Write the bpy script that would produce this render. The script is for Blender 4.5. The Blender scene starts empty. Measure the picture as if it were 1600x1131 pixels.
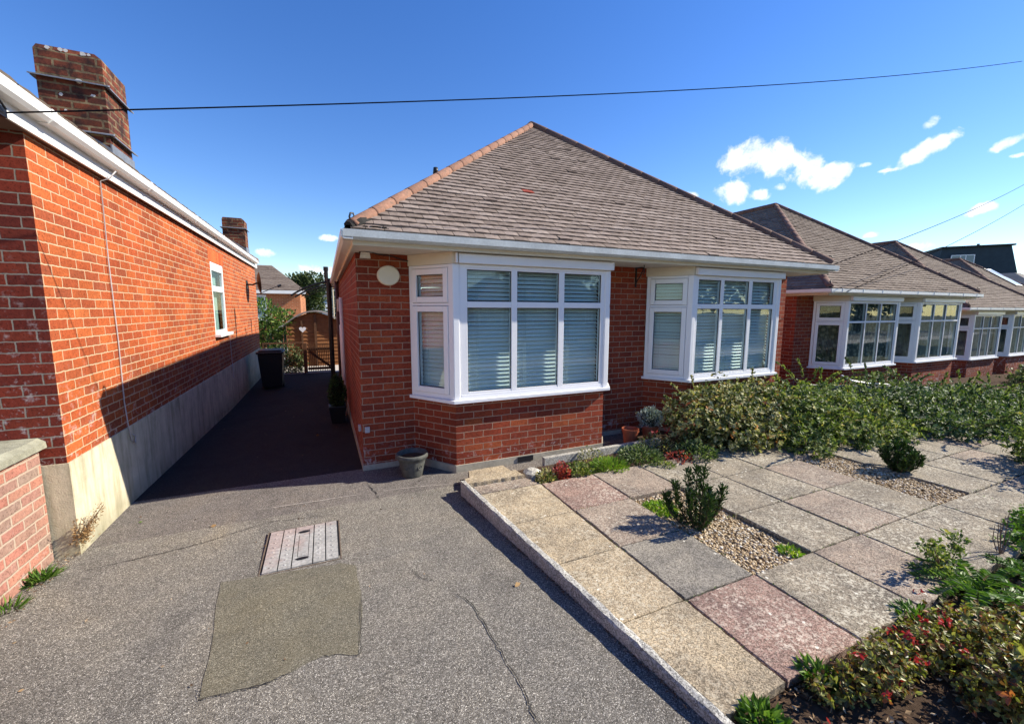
import bpy, math, random
import numpy as np
from mathutils import Vector, Matrix, noise
random.seed(7); rng = np.random.default_rng(7)
C = bpy.context.scene.collection
S = bpy.context.scene
R = math.radians
# ------------------------------------------------------------------ camera
cam = bpy.data.cameras.new('camera'); camo = bpy.data.objects.new('camera', cam); C.objects.link(camo)
S.camera = camo
cam.sensor_width = 36; cam.lens = 651.3/1600*36; cam.clip_start = .05; cam.clip_end = 3000
yaw, pitch, roll = R(24.11), R(7.148), R(.16)
f = Vector((math.sin(yaw)*math.cos(pitch), math.cos(yaw)*math.cos(pitch), -math.sin(pitch)))
r0 = Vector((math.cos(yaw), -math.sin(yaw), 0)); u0 = r0.cross(f)
rr = r0*math.cos(roll) + u0*math.sin(roll); uu = -r0*math.sin(roll) + u0*math.cos(roll)
M = Matrix((rr, uu, -f)).transposed().to_4x4(); M.translation = Vector((0, 0, 1.8))
camo.matrix_world = M
# ------------------------------------------------------------------ light and sky
to_sun = Vector((1.32, -.30, 1.0)).normalized()
sun = bpy.data.lights.new('sun', 'SUN'); sun.energy = 5.0; sun.angle = R(.5); sun.color = (1, .93, .79)
suno = bpy.data.objects.new('sun', sun); C.objects.link(suno)
suno.rotation_euler = to_sun.to_track_quat('Z', 'Y').to_euler()
S.view_settings.view_transform = 'Standard'; S.view_settings.look = 'None'
S.view_settings.exposure = 0.8; S.view_settings.gamma = 1
W = bpy.data.worlds.new('World'); S.world = W; W.use_nodes = True

class NT:
    """small helper round a node tree"""
    def __init__(s, nt): s.nt = nt; nt.nodes.clear()
    def n(s, typ, inp=None, **props):
        nd = s.nt.nodes.new(typ)
        for k, v in props.items(): setattr(nd, k, v)
        for k, v in (inp or {}).items():
            if isinstance(v, bpy.types.NodeSocket): s.nt.links.new(v, nd.inputs[k])
            elif isinstance(v, bpy.types.Node): s.nt.links.new(v.outputs[0], nd.inputs[k])
            else: nd.inputs[k].default_value = v
        return nd
    def m(s, op, a, b=None, c=None, clamp=False):
        i = {0: a}
        if b is not None: i[1] = b
        if c is not None: i[2] = c
        nd = s.n('ShaderNodeMath', i, operation=op); nd.use_clamp = clamp
        return nd.outputs[0]
    def ramp(s, fac, stops, interp='LINEAR'):
        nd = s.n('ShaderNodeValToRGB', {0: fac}); cr = nd.color_ramp; cr.interpolation = interp
        while len(cr.elements) > 1: cr.elements.remove(cr.elements[0])
        cr.elements[0].position = stops[0][0]; cr.elements[0].color = (*stops[0][1], 1)
        for p, c in stops[1:]:
            e = cr.elements.new(p); e.color = (*c, 1)
        return nd.outputs[0]
    def mix(s, fac, a, b, mode='MIX'):
        nd = s.n('ShaderNodeMix', data_type='RGBA', blend_type=mode)
        for k, v in ((0, fac), (6, a), (7, b)):
            if isinstance(v, bpy.types.NodeSocket): s.nt.links.new(v, nd.inputs[k])
            elif isinstance(v, (tuple, list)): nd.inputs[k].default_value = (*v, 1) if len(v) == 3 else v
            else: nd.inputs[k].default_value = v
        return nd.outputs[2]
    def noise(s, vec, scale, detail=4, rough=.55, dist=0):
        return s.n('ShaderNodeTexNoise', {'Vector': vec, 'Scale': scale, 'Detail': detail, 'Roughness': rough, 'Distortion': dist}).outputs[0]

w = NT(W.node_tree)
sky = w.n('ShaderNodeTexSky', sky_type='NISHITA'); sky.sun_disc = False
sky.sun_elevation = math.asin(to_sun.z); sky.sun_rotation = math.atan2(to_sun.x, to_sun.y)
sky.altitude = 50; sky.air_density = 1.0; sky.dust_density = .05; sky.ozone_density = 2.4
tc = w.n('ShaderNodeTexCoord').outputs['Generated']
skyc = w.n('ShaderNodeHueSaturation', {'Hue': .514, 'Saturation': 1.3, 'Value': 1.46, 'Color': sky.outputs[0]}).outputs[0]
# clouds: azimuth, elevation, half width, half height (degrees), tilt
clouds = [(52.08,16.71,2.11,1.67,10),(55.24,16.23,3.0,1.76,-5),(58.86,14.52,2.59,1.49,-12),(60.91,14.05,1.25,.85,25),
 (51.32,13.5,2.05,1.16,0),(53.81,12.93,1.6,.54,-10),(55.51,13.44,.72,.39,0),(67.03,14.67,2.39,.72,28),(68.26,15.24,1.41,.65,30),
 (67.45,17.0,.64,.48,35),(72.08,14.03,1.1,.41,20),(71.28,8.95,1.08,.44,20),(45.75,13.71,1.27,.43,-10),(63.92,7.66,.79,.32,8),
 (65.14,13.57,.93,.2,0),(62.84,14.41,.6,.25,0),(67.47,6.13,1.5,.42,4),(-5.91,6.37,1.04,.43,-5),(-1.31,4.55,2.88,.68,0),
 (1.03,8.6,1.01,.37,0),(-2.42,3.29,3.56,.76,0),(73.26,12.99,.57,.2,0)]
nz = w.noise(tc, 26, 8, .62, .25); nz2 = w.noise(tc, 9, 5, .6)
nzs = w.m('ADD', w.m('MULTIPLY', w.m('SUBTRACT', nz, .5), 4.6), w.m('MULTIPLY', w.m('SUBTRACT', nz2, .5), 1.6))
acc = None
for az, el, a, b, t in clouds:
    az, el, a, b, t = R(az), R(el), math.tan(R(a))*1.12, math.tan(R(b))*1.15, R(t)
    c = Vector((math.sin(az)*math.cos(el), math.cos(az)*math.cos(el), math.sin(el)))
    e1 = Vector((math.cos(az), -math.sin(az), 0)); e2 = e1.cross(c)
    x = (e1*math.cos(t) + e2*math.sin(t))/a; y = (-e1*math.sin(t) + e2*math.cos(t))/b
    du = w.n('ShaderNodeVectorMath', {0: tc, 1: x}, operation='DOT_PRODUCT').outputs['Value']
    dv = w.n('ShaderNodeVectorMath', {0: tc, 1: y}, operation='DOT_PRODUCT').outputs['Value']
    dc = w.n('ShaderNodeVectorMath', {0: tc, 1: c}, operation='DOT_PRODUCT').outputs['Value']
    q = w.m('ADD', w.m('MULTIPLY', du, du), w.m('MULTIPLY', dv, dv))
    v = w.m('SUBTRACT', 1.0, q)
    v = w.m('MULTIPLY', v, w.m('GREATER_THAN', dc, .5)) if False else w.m('ADD', v, w.m('MULTIPLY', w.m('LESS_THAN', dc, .5), -99))
    acc = v if acc is None else w.m('MAXIMUM', acc, v)
cm = w.n('ShaderNodeMapRange', {'Value': w.m('ADD', acc, nzs), 'From Min': -.05, 'From Max': 1.15}, interpolation_type='SMOOTHSTEP').outputs[0]
cshade = w.ramp(w.noise(tc, 40, 6, .6), [(.35, (7.2, 7.9, 8.8)), (.6, (9.6, 9.8, 10.1))])
cm = w.m('MULTIPLY', cm, .93)
w.n('ShaderNodeOutputWorld', {0: w.n('ShaderNodeBackground', {'Color': w.mix(cm, skyc, cshade), 'Strength': .082})})

# ------------------------------------------------------------------ materials
MATS = {}
def mat(name):
    if name in MATS: return MATS[name]
    m = bpy.data.materials.new(name); m.use_nodes = True; MATS[name] = m
    t = NT(m.node_tree); t.out = t.n('ShaderNodeOutputMaterial')
    t.pos = t.n('ShaderNodeNewGeometry').outputs['Position']
    return m, t
def finish(t, col, rough=.7, bump=None, bstr=.3, bdist=.01, spec=.3, metal=0):
    i = {'Base Color': col if not isinstance(col, tuple) else (*col, 1), 'Roughness': rough, 'Specular IOR Level': spec, 'Metallic': metal}
    if bump is not None: i['Normal'] = t.n('ShaderNodeBump', {'Height': bump, 'Strength': bstr, 'Distance': bdist}).outputs[0]
    b = t.n('ShaderNodeBsdfPrincipled', i); t.nt.links.new(b.outputs[0], t.out.inputs[0]); return b
def plain(name, col, rough=.6, spec=.3, metal=0, var=.18, scale=6, bump=.0):
    m, t = mat(name)
    n = t.noise(t.pos, scale, 6, .6); n2 = t.noise(t.pos, scale*9, 3, .6)
    fac = t.m('ADD', t.m('MULTIPLY', n, .65), t.m('MULTIPLY', n2, .35))
    lo = tuple(c*(1-var) for c in col); hi = tuple(min(1, c*(1+var*.8)) for c in col)
    finish(t, t.ramp(fac, [(.3, lo), (.7, hi)]), rough, n2 if bump else None, bump or .1, .004, spec, metal)
    return m
def brick(name, cols, mortar, stain=0, stain_z=(0, .5), w_=.225, h_=.075, ms=.0052, soot=0):
    m, t = mat(name)
    uv = t.n('ShaderNodeUVMap').outputs[0]
    wob = t.n('ShaderNodeTexNoise', {'Vector': t.pos, 'Scale': 22., 'Detail': 3.})
    off = t.n('ShaderNodeVectorMath', {0: wob.outputs[1], 1: (.5, .5, .5)}, operation='SUBTRACT').outputs[0]
    off = t.n('ShaderNodeVectorMath', {0: off, 'Scale': .0125}, operation='SCALE').outputs[0]
    uv2 = t.n('ShaderNodeVectorMath', {0: uv, 1: off}, operation='ADD').outputs[0]
    b = t.n('ShaderNodeTexBrick', {'Vector': uv2, 'Color1': (0, 0, 0, 1), 'Color2': (1, 1, 1, 1), 'Mortar': (.5, .5, .5, 1), 'Scale': 1.,
        'Mortar Size': ms, 'Mortar Smooth': .25, 'Bias': 0., 'Brick Width': w_, 'Row Height': h_}, offset=.5)
    k = len(cols)-1
    c = t.ramp(b.outputs[0], [(i/k, cc) for i, cc in enumerate(cols)])
    n = t.noise(t.pos, 30, 6, .65); big = t.noise(t.pos, 1.3, 4, .6)
    c = t.mix(t.m('MULTIPLY', n, .95), c, t.mix(1., c, (.34, .28, .26), 'MULTIPLY'))
    pit = t.ramp(t.noise(t.pos, 85, 4, .7), [(.36, (.35,.33,.32)), (.46, (1.15,1.15,1.15))])
    c = t.mix(.75, c, t.mix(1., c, pit, 'MULTIPLY'))
    c = t.mix(1., c, t.ramp(big, [(.3, (.70, .66, .64)), (.65, (1.14, 1.10, 1.06))]), 'MULTIPLY')
    mo = t.mix(t.noise(t.pos, 40, 4), tuple(x*.6 for x in mortar), mortar)
    mo = t.mix(t.m('MULTIPLY', big, .45), mo, tuple(x*.55 for x in mortar))
    c = t.mix(b.outputs[1], c, mo)
    if stain:
        z = t.n('ShaderNodeSeparateXYZ', {0: t.pos}).outputs[2]
        zm = t.n('ShaderNodeMapRange', {'Value': z, 'From Min': stain_z[1], 'From Max': stain_z[0]}).outputs[0]
        s = t.m('MULTIPLY', zm, t.ramp(t.noise(t.pos, 13, 8, .72), [(.55, (0, 0, 0)), (.66, (1, 1, 1))]))
        c = t.mix(t.m('MULTIPLY', s, stain), c, (.62, .58, .56))
    if soot:
        s = t.ramp(t.noise(t.pos, 7, 7, .7), [(.38, (1, 1, 1)), (.62, (0, 0, 0))])
        c = t.mix(t.m('MULTIPLY', s, soot), c, (.035, .02, .018))
    hgt = t.m('SUBTRACT', t.m('MULTIPLY', n, .35), b.outputs[1])
    finish(t, c, .86, hgt, .75, .008, .2)
    return m
def attr_mat(name, stops, rough=.7, spec=.3, noise_s=25, bump=.2, transl=0, lichen=None, lich_t=.6):
    m, t = mat(name)
    a = t.n('ShaderNodeAttribute', attribute_name='rnd').outputs['Fac']
    c = t.ramp(a, stops)
    n = t.noise(t.pos, noise_s, 5, .65)
    c = t.mix(1., c, t.ramp(n, [(.25, (.68, .68, .68)), (.75, (1.2, 1.2, 1.2))]), 'MULTIPLY')
    if lichen:
        l = t.ramp(t.noise(t.pos, 18, 7, .75), [(lich_t, (0, 0, 0)), (lich_t+.08, (1, 1, 1))])
        c = t.mix(t.m('MULTIPLY', l, .7), c, lichen)
    b = finish(t, c, rough, n if bump else None, bump, .004, spec)
    if transl:
        tr = t.n('ShaderNodeBsdfTranslucent', {'Color': t.mix(1., c, (1.3, 1.5, .6), 'MULTIPLY')})
        mx = t.n('ShaderNodeMixShader', {0: transl, 1: b.outputs[0], 2: tr.outputs[0]})
        t.nt.links.new(mx.outputs[0], t.out.inputs[0])
    return m

B_MAIN = brick('red_brick', [(.30,.058,.030),(.37,.072,.034),(.32,.062,.031),(.40,.082,.036),(.24,.048,.031),(.35,.070,.033),(.38,.078,.036),(.46,.118,.044)], (.46,.31,.22), .8, (.05,.36))
B_LEFT = brick('orange_brick', [(.50,.115,.038),(.60,.155,.046),(.44,.10,.038),(.66,.185,.055),(.52,.12,.04),(.40,.11,.05),(.58,.145,.043),(.64,.19,.06)], (.70,.50,.31), .6, (.6,1.5))
B_FRONT = brick('shade_dark_front_brick', [(.20,.035,.024),(.30,.05,.028),(.16,.03,.024),(.33,.06,.03)], (.36,.30,.24), .9, (.3,2.3))  # aged facing brick, colour darkened further to imitate the wall's shade
B_PINK = brick('pink_boundary_brick', [(.56,.26,.19),(.60,.30,.22),(.40,.31,.26),(.54,.24,.19),(.58,.28,.2),(.37,.31,.26),(.57,.26,.19)], (.55,.42,.32), .3, (0,.7), .215, .072, .008)
B_CHIM = brick('sooty_chimney_brick', [(.26,.075,.04),(.36,.10,.05),(.2,.06,.04),(.40,.13,.06)], (.36,.27,.15), 0, (0,1), .225, .075, .011, .95)
B_FAR = brick('far_orange_brick', [(.55,.2,.09),(.62,.25,.11),(.5,.18,.08)], (.7,.5,.32))
TILE = attr_mat('roof_tile', [(0,(.19,.145,.118)),(.35,(.245,.19,.157)),(.7,(.29,.228,.192)),(.97,(.34,.275,.232)),(1,(.30,.06,.04))], .9, .15, 30, .5, 0, (.40,.36,.30), .6)
TILE2 = attr_mat('weathered_roof_tile', [(0,(.15,.112,.088)),(.5,(.21,.163,.13)),(1,(.26,.21,.168))], .9, .15, 16, .5, 0, (.10,.085,.06), .6)
TERRA = attr_mat('terracotta_hip_tile', [(0,(.22,.115,.078)),(1,(.29,.155,.105))], .9, .2, 40, .7, 0, (.14,.10,.075), .53)
HIPBR = attr_mat('brown_hip_tile', [(0,(.15,.085,.065)),(1,(.22,.13,.10))], .85, .2, 40, .5, 0, (.40,.32,.25), .6)
UNDER = plain('roof_underlay', (.02,.018,.016), .9)
UPVC = plain('white_upvc', (.80,.80,.82), .28, .5, 0, .03, 2)
GUTTER = plain('weathered_white_gutter', (.50,.53,.53), .4, .4, 0, .26, 5)
GUTTERW = plain('white_gutter', (.80,.79,.75), .4, .4, 0, .06, 3)
CREAM = plain('cream_paint', (.66,.60,.48), .6, .3, 0, .06, 3)
SOFFIT = plain('soffit_board', (.62,.58,.52), .7, .2, 0, .15, 4)
CONC = plain('plinth_render', (.40,.36,.28), .9, .15, 0, .3, 4, .5)
def render_mat():
    m, t = mat('cement_render')
    sc = t.n('ShaderNodeMapping', {'Vector': t.pos, 'Scale': (6, 6, .8)}).outputs[0]
    n1 = t.noise(sc, 1.6, 6, .65); n2 = t.noise(t.pos, 5, 7, .7); n3 = t.noise(t.pos, 90, 3)
    c = t.ramp(n2, [(.3, (.46,.42,.30)), (.5, (.60,.54,.39)), (.75, (.68,.62,.47))])
    c = t.mix(1., c, t.ramp(n1, [(.35, (.66,.65,.60)), (.55, (1,1,1))]), 'MULTIPLY')
    z = t.n('ShaderNodeSeparateXYZ', {0: t.pos}).outputs[2]
    lo = t.m('MULTIPLY', t.n('ShaderNodeMapRange', {'Value': z, 'From Min': .22, 'From Max': -.02}).outputs[0], t.ramp(n2, [(.35, (0,0,0)), (.6, (1,1,1))]))
    c = t.mix(t.m('MULTIPLY', lo, .7), c, (.16,.16,.10))
    finish(t, c, .95, t.m('ADD', n3, t.m('MULTIPLY', n2, 2)), .5, .004, .1); return m
CONCL = render_mat()
BLACK = plain('black_iron', (.012,.012,.013), .45, .4)
DGREY = plain('dark_plastic', (.012,.013,.017), .4, .4)
LEAD = plain('lead_flashing', (.22,.24,.27), .55, .4, .3, .35, 8, .3)
RUBBER = plain('black_seal', (.01,.01,.012), .6)
WIRE = plain('black_cable', (.01,.01,.014), 1., .0)
GREYW = plain('grey_wire', (.45,.42,.42), .5)
SLAT = plain('blind_slat', (.86,.88,.86), .5, .35, 0, .05, 2)
CORD = plain('blind_cord', (.6,.65,.62), .8)
SILLBR = plain('brown_board', (.22,.13,.10), .8)
COPE = plain('coping_stone', (.30,.29,.22), .95, .1, 0, .45, 14, 1.)
STONE = plain('weathered_pot_stone', (.10,.10,.088), .75, .3, 0, .55, 22, 1.)
POT = plain('terracotta_pot', (.32,.085,.04), .5, .4, 0, .3, 9, .3)
SOIL = plain('soil', (.075,.05,.035), 1., .05, 0, .5, 25, 1.)
WOODB = plain('brown_timber', (.13,.065,.035), .8, .2, 0, .4, 12, .4)
SHEDW = plain('orange_brown_timber', (.25,.11,.045), .8, .2, 0, .25, 12, .3)
GREENW = plain('green_fence_paint', (.16,.24,.17), .8)
GREYF = plain('grey_weathered_timber', (.20,.20,.19), .85, .2, 0, .3, 14, .3)
HOUSEG = plain('far_grey_render', (.30,.36,.42), .8)
SLATE = plain('dark_slate_cladding', (.042,.058,.068), .75, .2, 0, .2, 3)
LAMPG = plain('lamp_lens', (.6,.57,.5), .3, .5)
BARK = plain('bark', (.10,.07,.05), .95, .1, 0, .35, 20, .5)
TWIG = plain('twig', (.22,.14,.09), .9)
ASPH = plain('road_asphalt', (.10,.10,.10), .95)
def glass():
    m, t = mat('window_glass')
    fr = t.n('ShaderNodeFresnel', {'IOR': 1.5}).outputs[0]
    nrm = t.n('ShaderNodeBump', {'Height': t.noise(t.pos, 1.6, 2, .5), 'Strength': .03, 'Distance': .05}).outputs[0]
    g = t.n('ShaderNodeBsdfGlossy', {'Color': (1,1,1,1), 'Roughness': .01, 'Normal': nrm}); tr = t.n('ShaderNodeBsdfTransparent', {'Color': (.87,.93,.93,1)})
    mx = t.n('ShaderNodeMixShader', {0: t.m('MINIMUM', t.m('MULTIPLY', fr, .8), .11), 1: tr.outputs[0], 2: g.outputs[0]})
    t.nt.links.new(mx.outputs[0], t.out.inputs[0]); return m
GLASS = glass()
def curtain(name, c1, c2):
    m, t = mat(name)
    v = t.n('ShaderNodeTexVoronoi', {'Vector': t.pos, 'Scale': 11.}).outputs[0]
    s = t.ramp(v, [(.25, c1), (.55, c2)])
    finish(t, s, .9); return m
NET = curtain('net_curtain', (.30,.30,.25), (.07,.09,.09)); NET2 = curtain('grey_curtain', (.10,.13,.14), (.17,.2,.2)); NET3 = curtain('mauve_curtain', (.22,.19,.22), (.27,.25,.27))
def tarmac(name, lo, mid, hi, scale, stain=(.9,.9,.9), yellow=0):
    m, t = mat(name)
    v = t.n('ShaderNodeTexVoronoi', {'Vector': t.pos, 'Scale': scale})
    g = t.n('ShaderNodeSeparateColor', {0: v.outputs[1]}).outputs[0]
    v2 = t.n('ShaderNodeTexVoronoi', {'Vector': t.pos, 'Scale': scale*2.3})
    g2 = t.n('ShaderNodeSeparateColor', {0: v2.outputs[1]}).outputs[1]
    gg = t.m('ADD', t.m('MULTIPLY', g, .62), t.m('MULTIPLY', g2, .38))
    c = t.ramp(gg, [(.15, lo), (.5, mid), (.72, mid), (.9, hi)])
    big = t.noise(t.pos, .8, 7, .66, .9)
    c = t.mix(1., c, t.ramp(big, [(.30, (.66,.66,.67)), (.46, (.98,.98,.98)), (.60, (1.05,1.03,.99)), (.72, (1.25,1.18,1.05))]), 'MULTIPLY')
    st = t.ramp(t.noise(t.pos, 2.3, 5, .7, 1.2), [(.60, (0,0,0)), (.70, (1,1,1))])
    c = t.mix(t.m('MULTIPLY', st, .28), c, (.07,.065,.05))
    med = t.noise(t.pos, 5, 6, .65)
    c = t.mix(1., c, t.ramp(med, [(.3, (.86,.86,.87)), (.7, (1.1,1.09,1.07))]), 'MULTIPLY')
    if yellow:
        yb = t.ramp(t.noise(t.pos, 3., 4, .6), [(.45, (0,0,0)), (.62, (1,1,1))])
        c = t.mix(t.m('MULTIPLY', yb, yellow), c, (.22,.17,.07))
    finish(t, c, .92, t.m('SUBTRACT', gg, t.m('MULTIPLY', v.outputs[0], 1.2)), .9, .004, .22)
    return m
TAR = tarmac('driveway_tarmac', (.055,.05,.044), (.22,.201,.174), (.74,.69,.61), 215)
TARP = tarmac('tarmac_patch', (.06,.056,.042), (.20,.182,.138), (.50,.46,.36), 250, yellow=.10)
TARD = tarmac('shade_dark_passage_tarmac', (.010,.009,.010), (.034,.030,.034), (.10,.09,.09), 260)  # passage tarmac with the deep shade darkened into its colour
TARB = tarmac('back_tarmac', (.045,.04,.038), (.18,.16,.148), (.60,.55,.50), 240)
def slab(name, base, lich, amt, spots=.6):
    m, t = mat(name)
    v = t.n('ShaderNodeTexVoronoi', {'Vector': t.pos, 'Scale': 190.})
    g = t.n('ShaderNodeSeparateColor', {0: v.outputs[1]}).outputs[0]
    c = t.ramp(g, [(.1, tuple(x*.50 for x in base)), (.5, base), (.92, tuple(min(1, x*1.75) for x in base))])
    big = t.noise(t.pos, 3.5, 7, .65, .3)
    c = t.mix(1., c, t.ramp(big, [(.34, (.62,.62,.64)), (.6, (1.08,1.06,1.02))]), 'MULTIPLY')
    l = t.ramp(t.noise(t.pos, 46, 8, .74, .3), [(.51, (0,0,0)), (.58, (1,1,1))])
    l2 = t.ramp(t.noise(t.pos, 2.2, 3, .5), [(.35, (.3,.3,.3)), (.6, (1,1,1))])
    c = t.mix(t.m('MULTIPLY', t.m('MULTIPLY', l, l2), amt), c, lich)
    sp = t.n('ShaderNodeTexVoronoi', {'Vector': t.pos, 'Scale': 11., 'Randomness': 1.})
    spm = t.m('LESS_THAN', t.m('ADD', sp.outputs[0], t.m('MULTIPLY', t.noise(t.pos, 60, 4), .35)), .27)
    spr = t.m('GREATER_THAN', t.n('ShaderNodeSeparateColor', {0: sp.outputs[1]}).outputs[0], spots)
    c = t.mix(t.m('MULTIPLY', t.m('MULTIPLY', spm, spr), .9), c, (.72,.68,.58))
    finish(t, c, .93, t.m('ADD', g, t.m('MULTIPLY', big, 2.)), .6, .003, .18)
    return m
SL_BUFF = slab('buff_paving', (.33,.265,.18), (.60,.53,.40), .7, .4)
SL_GREY = slab('dark_grey_paving', (.215,.195,.165), (.42,.38,.32), .45, .8)
SL_PINK = slab('faded_pink_paving', (.25,.198,.158), (.52,.46,.37), .7, .6)
SL_RED = slab('red_paving', (.25,.165,.135), (.62,.53,.43), .9, .3)
SL_LICH = slab('lichen_covered_paving', (.225,.192,.148), (.58,.53,.42), .9, .25)
KERB = slab('rough_kerb_concrete', (.36,.345,.31), (.62,.60,.54), .9)
GRAV = attr_mat('pebble', [(0,(.22,.15,.09)),(.3,(.42,.29,.15)),(.6,(.55,.42,.25)),(.85,(.62,.52,.38)),(1,(.70,.66,.58))], .7, .3, 60, 0)
def manhole():
    m, t = mat('manhole_metal')
    n = t.noise(t.pos, 7, 5, .6)
    x = t.n('ShaderNodeSeparateXYZ', {0: t.pos})
    pk = t.ramp(n, [(.3, (.36,.355,.33)), (.7, (.50,.485,.45))])
    rust = t.ramp(t.m('SUBTRACT', t.m('ADD', t.m('MULTIPLY', t.m('SUBTRACT', x.outputs[1], 3.35), 1.2), t.m('MULTIPLY', t.m('ADD', x.outputs[0], .22), -1.5)), t.m('MULTIPLY', t.m('SUBTRACT', n, .5), 1.5)), [(.0, (0,0,0)), (.35, (1,1,1))])
    c = t.mix(t.m('MULTIPLY', rust, .32), pk, (.48,.25,.2))
    c = t.mix(1., c, t.ramp(t.noise(t.pos, 45, 5, .7), [(.3, (.6,.6,.6)), (.7, (1.25,1.25,1.25))]), 'MULTIPLY')
    finish(t, c, .55, t.noise(t.pos, 120, 3), .4, .003, .4, .2); return m
MANH = manhole()
L = dict(
 shrub=attr_mat('shrub_leaf', [(0,(.03,.055,.015)),(.35,(.10,.15,.035)),(.7,(.24,.29,.085)),(.92,(.42,.42,.17)),(1,(.50,.40,.10))], .55, .3, 9, 0, .25),
 varieg=attr_mat('variegated_leaf', [(0,(.03,.05,.012)),(.3,(.09,.12,.03)),(.55,(.28,.28,.11)),(.8,(.58,.52,.28)),(.96,(.55,.42,.12)),(1,(.5,.2,.05))], .55, .3, 9, 0, .22),
 dark=attr_mat('dark_shrub_leaf', [(0,(.016,.035,.012)),(.4,(.06,.105,.032)),(.75,(.20,.26,.095)),(1,(.38,.40,.22))], .55, .3, 9, 0, .2),
 yew=attr_mat('yew_leaf', [(0,(.012,.032,.010)),(.6,(.03,.065,.016)),(1,(.09,.15,.035))], .42, .4, 9, 0, .15),
 lime=attr_mat('lime_leaf', [(0,(.09,.18,.02)),(.6,(.20,.33,.04)),(1,(.36,.42,.06))], .5, .3, 9, 0, .3),
 red=attr_mat('red_leaf', [(0,(.12,.02,.02)),(.5,(.30,.04,.04)),(1,(.48,.09,.09))], .5, .3, 9, 0, .3),
 flower=attr_mat('red_flower', [(0,(.32,.015,.025)),(1,(.5,.05,.07))], .5, .3, 9, 0, .3),
 fuchsia=attr_mat('bronze_leaf', [(0,(.04,.06,.02)),(.25,(.17,.07,.03)),(.5,(.17,.19,.045)),(.75,(.36,.35,.10)),(.9,(.52,.46,.15)),(1,(.42,.13,.06))], .45, .4, 9, 0, .28),
 fern=attr_mat('fern_leaf', [(0,(.04,.09,.015)),(.6,(.10,.20,.03)),(1,(.2,.3,.06))], .5, .3, 9, 0, .3),
 dry=attr_mat('dry_leaf', [(0,(.16,.08,.03)),(.6,(.33,.2,.09)),(1,(.5,.36,.2))], .8, .1, 9, 0, .1),
 silver=attr_mat('silver_leaf', [(0,(.22,.28,.26)),(1,(.48,.54,.50))], .6, .3, 9, 0, .1),
 laurel=attr_mat('laurel_leaf', [(0,(.03,.07,.015)),(.5,(.09,.17,.03)),(1,(.28,.36,.09))], .35, .5, 5, 0, .25),
 tree=attr_mat('tree_leaf', [(0,(.03,.05,.02)),(.5,(.06,.085,.03)),(1,(.11,.13,.05))], .7, .2, 3, 0, .1),
 litter=attr_mat('leaf_litter', [(0,(.05,.03,.02)),(.5,(.14,.08,.045)),(.8,(.3,.2,.11)),(1,(.5,.4,.28))], .85, .1, 9, 0))

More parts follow.
